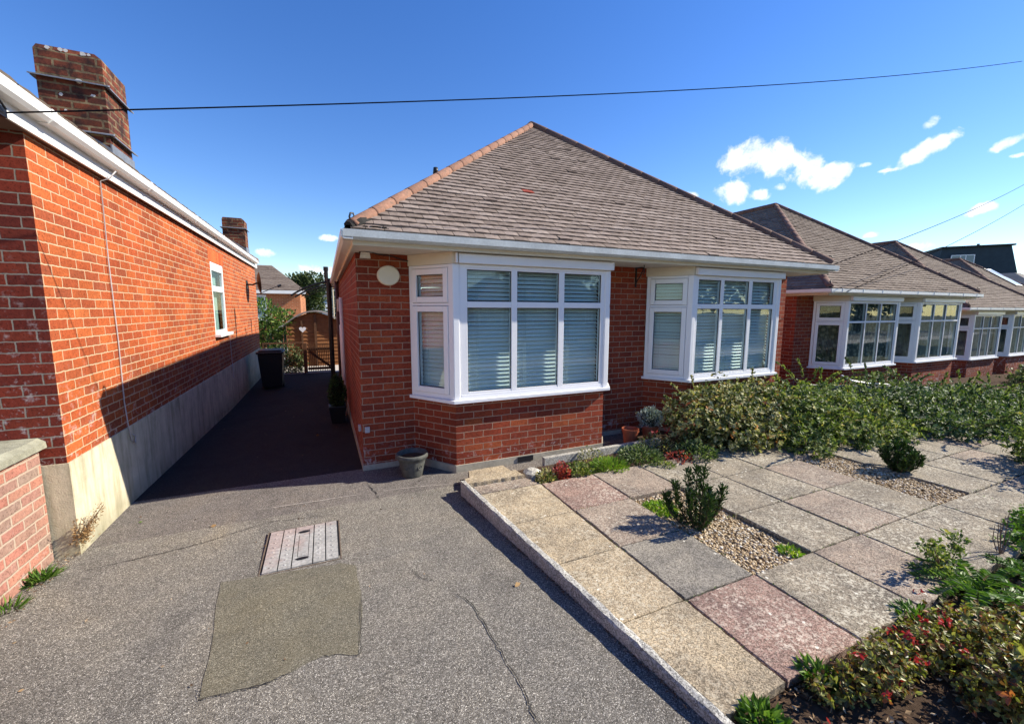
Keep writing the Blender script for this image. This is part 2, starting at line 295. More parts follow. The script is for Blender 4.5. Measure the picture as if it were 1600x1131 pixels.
# ------------------------------------------------------------------ mesh building
def tag(o, label=None, cat=None, group=None, kind=None):
    if label: o['label'] = label
    if cat: o['category'] = cat
    if group: o['group'] = group
    if kind: o['kind'] = kind
    return o
def thing(name, loc, label, cat, group=None):
    o = bpy.data.objects.new(name, None); C.objects.link(o); o.location = loc; o.empty_display_size = .1
    return tag(o, label, cat, group)
def root_loc(p):
    while p is not None and p.parent is not None: p = p.parent
    return Vector(p.location) if p is not None else Vector((0, 0, 0))
class MB:
    def __init__(s): s.v = []; s.f = []; s.r = []; s.mi = []; s.cr = None; s.cm = 0
    def face(s, idx): s.f.append(idx); s.r.append(random.random() if s.cr is None else s.cr); s.mi.append(s.cm)
    def poly(s, pts):
        b = len(s.v); s.v += [tuple(p) for p in pts]; s.face(list(range(b, b+len(pts))))
    def hexa(s, p):
        b = len(s.v); s.v += [tuple(q) for q in p]
        for q in ((0,3,2,1),(4,5,6,7),(0,1,5,4),(1,2,6,5),(2,3,7,6),(3,0,4,7)): s.face([b+i for i in q])
    def box(s, x0, x1, y0, y1, z0, z1):
        x0, x1 = min(x0, x1), max(x0, x1); y0, y1 = min(y0, y1), max(y0, y1)
        s.hexa([(x0,y0,z0),(x1,y0,z0),(x1,y1,z0),(x0,y1,z0),(x0,y0,z1),(x1,y0,z1),(x1,y1,z1),(x0,y1,z1)])
    def prism(s, pts, z0, z1):
        """closed prism on a counter-clockwise outline"""
        n = len(pts); b = len(s.v)
        s.v += [(p[0], p[1], z0) for p in pts] + [(p[0], p[1], z1) for p in pts]
        s.face([b+i for i in range(n)][::-1]); s.face([b+n+i for i in range(n)])
        for i in range(n):
            j = (i+1) % n; s.face([b+i, b+j, b+n+j, b+n+i])
    def extr(s, prof, p0, p1, out):
        """profile (distance along out, height) swept from p0 to p1"""
        p0, p1, out = Vector(p0), Vector(p1), Vector(out); n = len(prof); b = len(s.v)
        for p in (p0, p1): s.v += [tuple(p + out*d + Vector((0, 0, h))) for d, h in prof]
        s.face([b+i for i in range(n)]); s.face([b+n+i for i in range(n)][::-1])
        for i in range(n):
            j = (i+1) % n; s.face([b+i, b+n+i, b+n+j, b+j])
    def tube(s, pts, rad, k=8, cap=True):
        pts = [Vector(p) for p in pts]; n = len(pts); b = len(s.v)
        rads = rad if isinstance(rad, (list, tuple)) else [rad]*n
        for i, p in enumerate(pts):
            d = (pts[min(i+1, n-1)] - pts[max(i-1, 0)]).normalized()
            a = d.orthogonal().normalized() if i == 0 else (pa - d*pa.dot(d)).normalized()
            pa = a; c = d.cross(a)
            for j in range(k):
                t = 2*math.pi*j/k; s.v.append(tuple(p + (a*math.cos(t) + c*math.sin(t))*rads[i]))
        for i in range(n-1):
            for j in range(k):
                j2 = (j+1) % k; s.face([b+i*k+j, b+i*k+j2, b+(i+1)*k+j2, b+(i+1)*k+j])
        if cap: s.face([b+j for j in range(k)][::-1]); s.face([b+(n-1)*k+j for j in range(k)])
    def lathe(s, prof, c, k=28):
        b = len(s.v); n = len(prof)
        for r, z in prof:
            for j in range(k):
                t = 2*math.pi*j/k; s.v.append((c[0]+r*math.cos(t), c[1]+r*math.sin(t), c[2]+z))
        for i in range(n-1):
            for j in range(k):
                j2 = (j+1) % k; s.face([b+i*k+j, b+i*k+j2, b+(i+1)*k+j2, b+(i+1)*k+j])
        s.face([b+j for j in range(k)][::-1]); s.face([b+(n-1)*k+j for j in range(k)])
    def obox(s, o, ux, uy, u0, u1, d0, d1, v0, v1):
        P = lambda u, d, v: tuple(o + ux*u + uy*d + Vector((0, 0, v)))
        s.hexa([P(u0,d1,v0),P(u1,d1,v0),P(u1,d0,v0),P(u0,d0,v0),P(u0,d1,v1),P(u1,d1,v1),P(u1,d0,v1),P(u0,d0,v1)])
    def build(s, name, m, parent=None, smooth=False, kind=None, label=None, bevel=0):
        off = root_loc(parent); me = bpy.data.meshes.new(name)
        V = np.array(s.v, float) - np.array(off); me.from_pydata(V.tolist(), [], s.f)
        if isinstance(m, (list, tuple)):
            for x in m: me.materials.append(x)
            me.polygons.foreach_set('material_index', s.mi)
        else: me.materials.append(m)
        at = me.attributes.new('rnd', 'FLOAT', 'FACE'); at.data.foreach_set('value', s.r)
        uvl = me.uv_layers.new(name='UVMap'); Vw = np.array(s.v, float); uv = []
        for p in me.polygons:
            n = p.normal
            if abs(n.z) > .75:
                for vi in p.vertices: uv += [Vw[vi][0], Vw[vi][1]]
            else:
                tx, ty = -n.y, n.x; l = math.hypot(tx, ty); tx /= l; ty /= l
                if abs(tx) > .999: tx, ty = 1, 0
                if abs(ty) > .999: tx, ty = 0, 1
                for vi in p.vertices: uv += [Vw[vi][0]*tx + Vw[vi][1]*ty, Vw[vi][2]]
        uvl.data.foreach_set('uv', uv)
        if smooth: me.polygons.foreach_set('use_smooth', [True]*len(me.polygons))
        me.update()
        o = bpy.data.objects.new(name, me); C.objects.link(o)
        if parent is not None: o.parent = parent
        if bevel:
            md = o.modifiers.new('bevel', 'BEVEL'); md.width = bevel; md.segments = 2; md.limit_method = 'ANGLE'
        if kind: o['kind'] = kind
        if label: o['label'] = label
        return o
def V3(x, y, z): return Vector((x, y, z))

def leaves(name, m, P, N, size, parent=None, aspect=.5, jit=.4, fold=.25, rbias=None, kind=None):
    """a mass of small folded leaves at points P growing along N"""
    P = np.asarray(P, float); N = np.asarray(N, float); n = len(P)
    N = N + rng.normal(0, jit, (n, 3)); N /= np.linalg.norm(N, axis=1)[:, None] + 1e-9
    T = np.cross(N, rng.normal(0, 1, (n, 3))); T /= np.linalg.norm(T, axis=1)[:, None] + 1e-9
    U = np.cross(T, N)
    sz = (np.full(n, size) if np.isscalar(size) else np.asarray(size))*rng.uniform(.6, 1.25, n)
    s = sz[:, None]
    base = P; tip = P + N*s; mid = P + N*s*.5
    a = mid + T*s*aspect*.5 + U*s*fold*.35; b = mid - T*s*aspect*.5 + U*s*fold*.35
    V = np.stack([base, a, tip, b], 1).reshape(-1, 3) - np.array(root_loc(parent))
    i = np.arange(n)*4
    F = np.stack([np.stack([i, i+1, i+2], 1), np.stack([i, i+2, i+3], 1)], 1).reshape(-1, 3)
    me = bpy.data.meshes.new(name); me.from_pydata(V.tolist(), [], F.tolist()); me.materials.append(m)
    rv = rng.random(n) if rbias is None else np.clip(rbias, 0, 1)
    at = me.attributes.new('rnd', 'FLOAT', 'FACE'); at.data.foreach_set('value', np.repeat(rv, 2))
    o = bpy.data.objects.new(name, me); C.objects.link(o)
    if parent is not None: o.parent = parent
    if kind: o['kind'] = kind
    return o
def rosettes(name, m, P, N, size, parent=None, aspect=.6, k=7, spread=.7):
    P = np.asarray(P, float); N = np.asarray(N, float); n = max(1, len(P)//k); P = P[:n*k:k] if len(P) >= n*k else P[:n]; N = N[:n*k:k] if len(N) >= n*k else N[:n]
    n = len(P); N = N + rng.normal(0, .35, (n, 3)); N /= np.linalg.norm(N, axis=1)[:, None]
    T = np.cross(N, rng.normal(0, 1, (n, 3))); T /= np.linalg.norm(T, axis=1)[:, None]; B = np.cross(N, T)
    tone = rng.normal(0, .16, n)
    V = []; RB = []
    for q in range(k):
        a = (q*2.4 + rng.normal(0, .3, n))[:, None]; back = (rng.random(n)*.9)[:, None]*size
        ax = T*np.cos(a) + B*np.sin(a); ax = ax*spread + N*(rng.uniform(.05, .75, n)[:, None]); ax /= np.linalg.norm(ax, axis=1)[:, None]
        sd = np.cross(ax, N); sd /= np.linalg.norm(sd, axis=1)[:, None] + 1e-9; up = np.cross(sd, ax)
        s = size*rng.uniform(.6, 1.25, n)[:, None]; w_ = s*aspect*.5; o = P - N*back*1.3 + ax*s*.05
        V.append(np.stack([o, o+ax*s*.38+sd*w_+up*s*.07, o+ax*s*.78+sd*w_*.72+up*s*.04, o+ax*s-up*s*.05, o+ax*s*.78-sd*w_*.72+up*s*.04, o+ax*s*.38-sd*w_+up*s*.07], 1)); RB.append(rng.random(n)*.75 + .12 + tone)
    V = np.concatenate(V).reshape(-1, 3) - np.array(root_loc(parent)); c = len(V)//6; i = np.arange(c)*6
    F = np.stack([np.stack([i, i+1, i+2, i+3], 1), np.stack([i, i+3, i+4, i+5], 1)], 1).reshape(-1, 4)
    me = bpy.data.meshes.new(name); me.from_pydata(V.tolist(), [], F.tolist()); me.materials.append(m)
    at = me.attributes.new('rnd', 'FLOAT', 'FACE'); at.data.foreach_set('value', np.repeat(np.clip(np.concatenate(RB), 0, 1), 2))
    o = bpy.data.objects.new(name, me); C.objects.link(o)
    if parent is not None: o.parent = parent
    return o
def blob_points(blobs, n, shell=.6, zmin=None):
    """points in a union of ellipsoids (x,y,z,rx,ry,rz), crowded to the outside, broken into clumps"""
    vol = np.array([b[3]*b[4]*b[5] for b in blobs])**.67; cnt = (vol/vol.sum()*n).astype(int)
    P, N = [], []
    for b, k in zip(blobs, cnt):
        d = rng.normal(0, 1, (k, 3)); d /= np.linalg.norm(d, axis=1)[:, None]
        rad = shell + (1-shell)*rng.random(k)**.6
        lump = np.array([noise.noise(Vector(q*3.4 + np.array(b[:3])*3)) for q in d])
        rad = rad*(1 + .42*lump)
        p = np.array(b[:3]) + d*rad[:, None]*np.array(b[3:6])
        P.append(p); N.append(d*.8 + np.array([0, 0, .35]))
    P = np.concatenate(P); N = np.concatenate(N)
    if zmin is not None: k = P[:, 2] > zmin; P, N = P[k], N[k]
    return P, N

# ------------------------------------------------------------------ ground
def drive_z(y): return -.13 if y > 9.5 else (-.13*(y-4.8)/4.7 if y > 4.8 else (0 if y > 3.8 else .06*(3.8-y)/2.8))
def kerb_x(y): return 1.13 + (3.72-y)*.1045
g = MB()
xs = [-400,-60,-20,-8,8,12,16,20,26,32,40,60,120,400]; ys = [-400,-60,-20,-6,0,6,12,20,40,80,400]
gz = lambda x: -.34 if x < 8 else max(-1.9, -.34 - (x-8)*.034)
g.v = [(x, y, gz(x)) for y in ys for x in xs]; nx = len(xs)
for j in range(len(ys)-1):
    for i in range(nx-1): g.face([j*nx+i, j*nx+i+1, (j+1)*nx+i+1, (j+1)*nx+i])
g.build('ground', plain('rough_ground', (.10,.10,.05), 1., .1, 0, .4, 2), kind='structure')
g = MB(); yv = sorted(set([round(-3+.2*i, 3) for i in range(35)] + [3.8, 4.0]))
for a, b in zip(yv, yv[1:]):
    if b > 4.0: break
    g.poly([(-2.0, a, drive_z(a)), (kerb_x(a)+.02, a, drive_z(a)), (kerb_x(b)+.02, b, drive_z(b)), (-2.0, b, drive_z(b))])
o = g.build('driveway', TAR, kind='structure')
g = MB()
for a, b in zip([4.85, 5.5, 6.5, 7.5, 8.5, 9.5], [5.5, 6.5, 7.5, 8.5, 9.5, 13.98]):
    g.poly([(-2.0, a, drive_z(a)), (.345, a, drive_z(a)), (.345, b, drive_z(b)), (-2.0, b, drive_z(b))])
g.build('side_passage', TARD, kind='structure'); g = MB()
for a, b in zip([4.0, 4.3, 4.6], [4.3, 4.6, 4.85]):
    x1 = 4.4 if b <= 4.85 else .345
    g.poly([(-2.0, a, drive_z(a)), (x1, a, drive_z(a)), (x1, b, drive_z(b)), (-2.0, b, drive_z(b))])
g.poly([(1.0,3.66,-.006),(4.4,3.66,-.006),(4.4,4.0,-.006),(1.0,4.0,-.006)])
g.build('tarmac_apron', TARB, kind='structure')
g = MB(); g.poly([(-4.5, 13.98, -.13), (4, 13.98, -.13), (4, 24, -.13), (-4.5, 24, -.13)])
g.build('back_yard', plain('pale_yard_paving', (.5,.45,.4), .9), kind='structure')
# tarmac repair patch, joint line, cracks
g = MB(); out = [(-.705,3.1),(-.60,2.12),(-.35,2.09),(-.08,2.16),(.08,2.09),(.13,2.5),(.115,2.93),(.02,3.0),(-.46,3.06)]
wob = []
for (a, b) in zip(out, out[1:]+out[:1]):
    for k in range(8):
        t = k/8; x = a[0]*(1-t)+b[0]*t; y = a[1]*(1-t)+b[1]*t
        wob.append((x+random.uniform(-.007,.007), y+random.uniform(-.007,.007)))
g.v = [(x, y, drive_z(y)+.003) for x, y in wob]; g.face(list(range(len(wob))))
g.build('driveway_patch', TARP, kind='structure')
def strip(name, pts, w0, m, jit, z=.006, sub=10, seed=1):
    rd = random.Random(seed); g = MB(); P = []
    for a, b in zip(pts, pts[1:]):
        for k in range(sub):
            t = k/sub; P.append((a[0]*(1-t)+b[0]*t+rd.uniform(-jit, jit), a[1]*(1-t)+b[1]*t+rd.uniform(-jit, jit)))
    P.append(pts[-1]); n = len(P); vv = []
    for i, (x, y) in enumerate(P):
        d = Vector((P[min(i+1, n-1)][0]-P[max(i-1, 0)][0], P[min(i+1, n-1)][1]-P[max(i-1, 0)][1])).normalized()
        ww = w0*rd.uniform(.45, 1.2)*min(1, .3+i*.12, .3+(n-1-i)*.12); nx_, ny_ = -d.y*ww/2, d.x*ww/2
        g.v += [(x+nx_, y+ny_, drive_z(y)+z), (x-nx_, y-ny_, drive_z(y)+z)]
        if i: b_ = 2*i; g.face([b_-2, b_-1, b_+1, b_])
    return g.build(name, m, kind='structure')
CRK = plain('crack_dark', (.03,.028,.028), 1.); PALE = plain('pale_joint', (.42,.38,.34), .9)
strip('driveway_crack', [(.66,2.38),(.73,2.2),(.745,1.87),(.755,1.6),(.75,1.4),(.77,1.0)], .0065, CRK, .009, .006, 9, 3)
strip('driveway_crack', [(.45,2.75),(.5,2.6),(.6,2.5)], .005, CRK, .008, .006, 7, 5)
strip('driveway_crack', [(-1.7,3.62),(-1.0,3.72),(-.5,3.9),(0,3.82)], .006, CRK, .01, .006, 12, 6)
strip('driveway_crack', [(.32,4.42),(.36,4.2),(.40,3.95)], .009, CRK, .012, .006, 8, 6)
strip('driveway_crack', [(-.62,2.2),(-.60,2.115),(-.35,2.085),(-.22,2.11)], .005, CRK, .006, .009, 12, 8)
strip('driveway_crack', [(.05,2.09),(.085,2.085),(.10,2.25),(.13,2.6)], .004, CRK, .006, .009, 10, 9)
strip('driveway_joint', [(-.65,4.19),(-.3,4.17),(.24,4.15)], .011, PALE, .003, .006, 9, 3)
strip('driveway_joint', [(.46,4.15),(.8,4.1),(1.18,4.02)], .010, PALE, .003, .006, 9, 4)
g = MB(); g.poly([(-60, -14, -.33), (60, -14, -.33), (60, -7, -.33), (-60, -7, -.33)]); g.build('road', ASPH, kind='structure')
g = MB(); g.poly([(-60, -7, -.32), (60, -7, -.32), (60, -5, -.32), (-60, -5, -.32)]); g.build('pavement', plain('pavement_slabs', (.3,.28,.26), .9), kind='structure')
g = MB(); g.poly([(-2.0, -5, -.31), (1.5, -5, -.31), (1.42, -3, drive_z(-3)), (-2.0, -3, drive_z(-3))]); g.build('driveway_apron', TAR, kind='structure')
# garden soil, sloping down to the right
def soil_z(x, y):
    z = .045 if x < 6.3 else max(-.6, .045 - (x-6.3)*.075)
    return z + .022*noise.noise(Vector((x*4, y*4, 0)))
g = MB(); nx, ny = 70, 42; X = np.linspace(1.2, 16, nx); Y = np.linspace(-2.5, 4.0, ny)
g.v = [(max(x, kerb_x(y)+.03), y, soil_z(x, y)) for y in Y for x in X]
for j in range(ny-1):
    for i in range(nx-1): g.face([j*nx+i, j*nx+i+1, (j+1)*nx+i+1, (j+1)*nx+i])
g.build('garden_soil', SOIL, smooth=True, kind='structure')
g = MB(); g.poly([(3.9, 3.95, .04), (7.6, 3.95, .03), (7.6, 4.85, .03), (3.9, 4.85, .04)]); g.poly([(7.55, 3.9, .02), (40, 3.9, -1.0), (40, 9, -1.0), (7.55, 9, -.25)])
g.build('flower_bed_soil', SOIL, kind='structure')

# kerb: one edging of four stones is one poured strip
g = MB(); n = 110; ysk = np.linspace(-2.5, 3.74, n); k0 = None
for i, y in enumerate(ysk):
    xo = kerb_x(y); zt = .118 + max(0, y-1)*.011
    j = lambda a: a*(random.random()-.5)
    prof = [(xo+.004+j(.004), drive_z(y)-.03), (xo+j(.005), zt-.018), (xo+.006+j(.008), zt+j(.008)-.002), (xo+.03+j(.006), zt+j(.008)), (xo+.048+j(.008), zt-.003+j(.006)), (xo+.055+j(.004), zt-.02), (xo+.055, drive_z(y)-.03)]
    b = len(g.v); g.v += [(a, y, z) for a, z in prof]
    if i:
        for q in range(6): g.face([b-7+q, b+q, b+q+1, b-7+q+1])
g.face(list(range(len(g.v)-7, len(g.v))))
tag(g.build('kerb', KERB), 'rough concrete kerb edging between the tarmac driveway and the paved garden', 'kerb')

# paving slabs
GX = [1.87+.605*i for i in range(-1, 16)]; GY = [1.055+.605*i for i in range(5)]
def slab_thing(x0, x1, y0, y1, m, label, z=.10, th=.05, group='paving slabs in the front garden', poly=None, tilt=0):
    g = MB(); gap = .0065
    pts = poly or [(x0+gap, y0+gap), (x1-gap, y0+gap), (x1-gap, y1-gap), (x0+gap, y1-gap)]
    e = []
    for (a, b) in zip(pts, pts[1:]+pts[:1]):
        L_ = max(2, int(math.hypot(b[0]-a[0], b[1]-a[1])/.035))
        for k in range(L_):
            t = k/L_; jj = .0035
            e.append((a[0]*(1-t)+b[0]*t+random.uniform(-jj, jj), a[1]*(1-t)+b[1]*t+random.uniform(-jj, jj)))
    c = (sum(p[0] for p in e)/len(e), sum(p[1] for p in e)/len(e)); ta, tb = random.uniform(-.009, .009)+tilt, random.uniform(-.009, .009); zo = z+random.uniform(-.002, .002)
    def Z(p): return zo + (p[0]-c[0])*ta + (p[1]-c[1])*tb
    ins = [(p[0]+(c[0]-p[0])*.02, p[1]+(c[1]-p[1])*.02) for p in e]; n = len(e)
    g.v = [(p[0]-c[0], p[1]-c[1], Z(p)-.006-z) for p in e] + [(p[0]-c[0], p[1]-c[1], Z(p)-z) for p in ins] + [(p[0]-c[0], p[1]-c[1], -th) for p in e]
    for i in range(n):
        k = (i+1) % n; g.face([i, k, n+k, n+i]); g.face([2*n+i, 2*n+k, k, i])
    g.face([n+i for i in range(n)])
    o = g.build('paving_slab', m); o.location = (c[0], c[1], z)
    tag(o, label, 'paving slab', group); return o
SN = [SL_BUFF, SL_GREY, SL_PINK, SL_RED, SL_LICH]
lay = {(0,0):(SL_BUFF,'buff paving slab beside the kerb, the nearest one next to the soil bed'),(0,1):(SL_BUFF,'buff and grey paving slab beside the kerb, second from the soil bed'),
 (0,2):(SL_BUFF,'pale buff paving slab beside the kerb, third from the soil bed'),(0,3):(SL_BUFF,'yellowish buff paving slab beside the far end of the kerb'),
 (1,0):(SL_RED,'red paving slab with white lichen spots beside the near soil bed'),(1,1):(SL_GREY,'dark grey paving slab left of the near gravel square'),
 (1,2):(SL_PINK,'grey pink paving slab crossed by the near evergreen shrub shadow'),(1,3):(SL_RED,'pink red paving slab just in front of the small red leaved plant'),
 (2,0):(SL_LICH,'grey lichened paving slab between the red slab and the near gravel square'),(2,3):(SL_PINK,'grey pink paving slab behind the near gravel square'),
 (3,3):(SL_LICH,'speckled paving slab at the back in the shade of the variegated shrub')}
pos_names = ['nearest the soil bed', 'second row from the soil bed', 'third row from the soil bed', 'back row under the shrubs']
for i in range(0, 12):
    for j in range(4):
        if i > 8 and j == 3: continue
        if (i == 2 and j in (1, 2)) or (i == 6 and j in (1, 2)): continue
        x0 = max(GX[i+1]-.605, 0); x1 = GX[i+1]; y0, y1 = GY[j], GY[j+1]
        x0, x1 = GX[i], GX[i+1]
        if (i, j) in lay: m, lab = lay[(i, j)]
        else:
            m = [SL_LICH, SL_LICH, SL_LICH, SL_LICH, SL_PINK][(i*3+j*2) % 5]
            col = {SL_LICH: 'lichen covered grey buff', SL_PINK: 'faded pinkish grey'}[m]
            ordn = ['', '', 'first', 'second', 'third', 'fourth', 'fifth', 'sixth', 'seventh', 'eighth', 'ninth', 'tenth', 'eleventh'][i]
            lab = f'{col} paving slab in the {ordn} column right of the dark grey slab, {pos_names[j]}'
        if i >= 7: z = .085
        else: z = .10
        if i == 0:
            pts = [(kerb_x(y0)+.058, y0+.005), (x1-.005, y0+.005), (x1-.005, y1-.005), (kerb_x(y1)+.058, y1-.005)]
            slab_thing(x0, x1, y0, y1, m, lab, z, poly=pts)
        else: slab_thing(x0, x1, y0, y1, m, lab, z)
slab_thing(0, 0, 0, 0, SL_PINK, 'broken pinkish paving piece between the kerb end and the raised buff block', .10, poly=[(1.24,3.485),(1.86,3.485),(1.80,3.66),(1.225,3.66)])
slab_thing(0, 0, 0, 0, SL_BUFF, 'raised buff stone block at the far end of the kerb', .135, .12, group='stones edging the garden', poly=[(1.17,3.68),(1.78,3.66),(1.75,3.82),(1.18,3.80)])
slab_thing(0, 0, 0, 0, SL_BUFF, 'yellow buff coping slab lying beside the bay wall at the kerb end', .12, .10, group='stones edging the garden', poly=[(1.25,3.83),(1.72,3.84),(1.70,4.03),(1.30,4.02)])
# gravel squares
def gravel(name, x0, x1, y0, y1, n, label=None):
    g = MB(); g.box(x0, x1, y0, y1, .02, .058); 
    base = g.build('gravel_base', plain(name+'_sand', (.16,.11,.065), 1., .1, 0, .4, 60), kind='structure')
    ico = []
    t = (1+5**.5)/2
    iv = [Vector(v).normalized() for v in [(-1,t,0),(1,t,0),(-1,-t,0),(1,-t,0),(0,-1,t),(0,1,t),(0,-1,-t),(0,1,-t),(t,0,-1),(t,0,1),(-t,0,-1),(-t,0,1)]]
    fc = [(0,11,5),(0,5,1),(0,1,7),(0,7,10),(0,10,11),(1,5,9),(5,11,4),(11,10,2),(10,7,6),(7,1,8),(3,9,4),(3,4,2),(3,2,6),(3,6,8),(3,8,9),(4,9,5),(2,4,11),(6,2,10),(8,6,7),(9,8,1)]
    g = MB()
    for _ in range(n):
        x, y = random.uniform(x0+.012, x1-.012), random.uniform(y0+.012, y1-.012); s = random.uniform(.005, .0125)
        q = Matrix.Rotation(random.random()*6.3, 3, 'Z') @ Matrix.Rotation(random.uniform(-.5, .5), 3, 'X'); sc = (s*random.uniform(.8, 1.5), s, s*random.uniform(.5, .8))
        z = .06+random.uniform(0, .012)+.006*noise.noise(Vector((x*6, y*6, 0))); b = len(g.v); g.cr = random.random()
        for v in iv: p = q @ Vector((v.x*sc[0], v.y*sc[1], v.z*sc[2])); g.v.append((x+p.x, y+p.y, z+p.z))
        for a in fc: g.face([b+i for i in a])
    o = g.build('gravel', GRAV, smooth=True, kind='stuff')
    tag(o, label, 'gravel')
gravel('near', GX[2]+.0, GX[3]+.0, GY[1], GY[3], 4600, 'golden pea gravel filling the square around the nearer evergreen shrub')
gravel('far', GX[6], GX[7], GY[1], GY[3], 3000, 'brown pea gravel filling the square around the farther evergreen shrub')

# ------------------------------------------------------------------ houses
E_RED = (2.21, 13)
def roof_plane(mb, P0, P1, up, ia, ib, smax, gauge=.10, tw=.165, red=False):
    """tiles on a slope: eave P0->P1, up the slope; ia / ib = how far the hips run in per metre of slope"""
    P0, P1, up = Vector(P0), Vector(P1), Vector(up).normalized(); ux = (P1-P0); Lr = ux.length; ux.normalize(); nn = ux.cross(up).normalized()
    if nn.z < 0: nn = -nn
    rows = int(smax/gauge)
    for i in range(rows):
        s0 = i*gauge; s1 = s0+gauge*1.25; ua, ub = ia*(s0+gauge*.5), Lr-ib*(s0+gauge*.5)
        if ub <= ua: break
        rc = random.random()*.385
        u = -tw*(.5 if i % 2 else 0) + 0.0
        while u < ub:
            a, b = max(u+.002, ua), min(u+tw-.002, ub)
            if b-a > .01:
                mb.cr = min(.985, random.random()*.6+rc)
                if red and abs((a-E_RED[0])) < .09 and i == E_RED[1]: mb.cr = 1
                h = .017+random.uniform(0, .006)+(.01 if random.random() < .015 else 0); hj = random.uniform(-.003, .003); sj = random.uniform(-.004, .004); md = (a+b)/2
                P = lambda u_, s_, h_: tuple(P0 + ux*u_ + up*s_ + nn*h_)
                k = len(mb.v)
                mb.v += [P(a, s0+sj, h+hj), P(md, s0+sj-.003, h+.005), P(b, s0+sj, h-hj), P(a, s1, .002), P(md, s1, .005), P(b, s1, .002), P(a, s0+sj, 0), P(md, s0+sj-.003, 0), P(b, s0+sj, 0)]
                for q in ((0,1,4,3),(1,2,5,4),(6,7,1,0),(7,8,2,1)): mb.face([k+z for z in q])
            u += tw
    mb.cr = None
def hip_line(mb, a, b, r=.060, step=.33):
    a, b = Vector(a), Vector(b); L_ = (b-a).length; n = max(2, int(L_/step)); d = (b-a)/n
    for i in range(n):
        mb.cr = random.random(); p = a+d*i; q = a+d*(i+1.08)
        mb.tube([p, p+(q-p)*.08, q], [r*1.03, r*1.02, r*.98], 10)
    mb.cr = None
def gutter(mb, p0, p1, out, clips=0, r=.1, clipw=.03):
    prof = [(0,0),(r*.75,0),(r,.022),(r,.085),(r-.012,.085),(r-.014,.03),(r*.7,.012),(.01,.012),(.01,.08),(0,.08)]
    mb.extr(prof, p0, p1, out)
    if clips:
        p0, p1 = Vector(p0), Vector(p1); L_ = (p1-p0).length; d = (p1-p0).normalized(); n = int(L_/clips)
        pr = [(-.004,-.006),(r*.77,-.006),(r+.006,.018),(r+.006,.09),(r-.016,.09),(r-.016,.084),(r+.001,.084),(r+.001,.024),(r*.75,-.001),(-.004,-.001)]
        for i in range(n+1):
            c = p0+d*(L_*(i+.5)/(n+1)); mb.extr(pr, c-d*clipw/2, c+d*clipw/2, out)

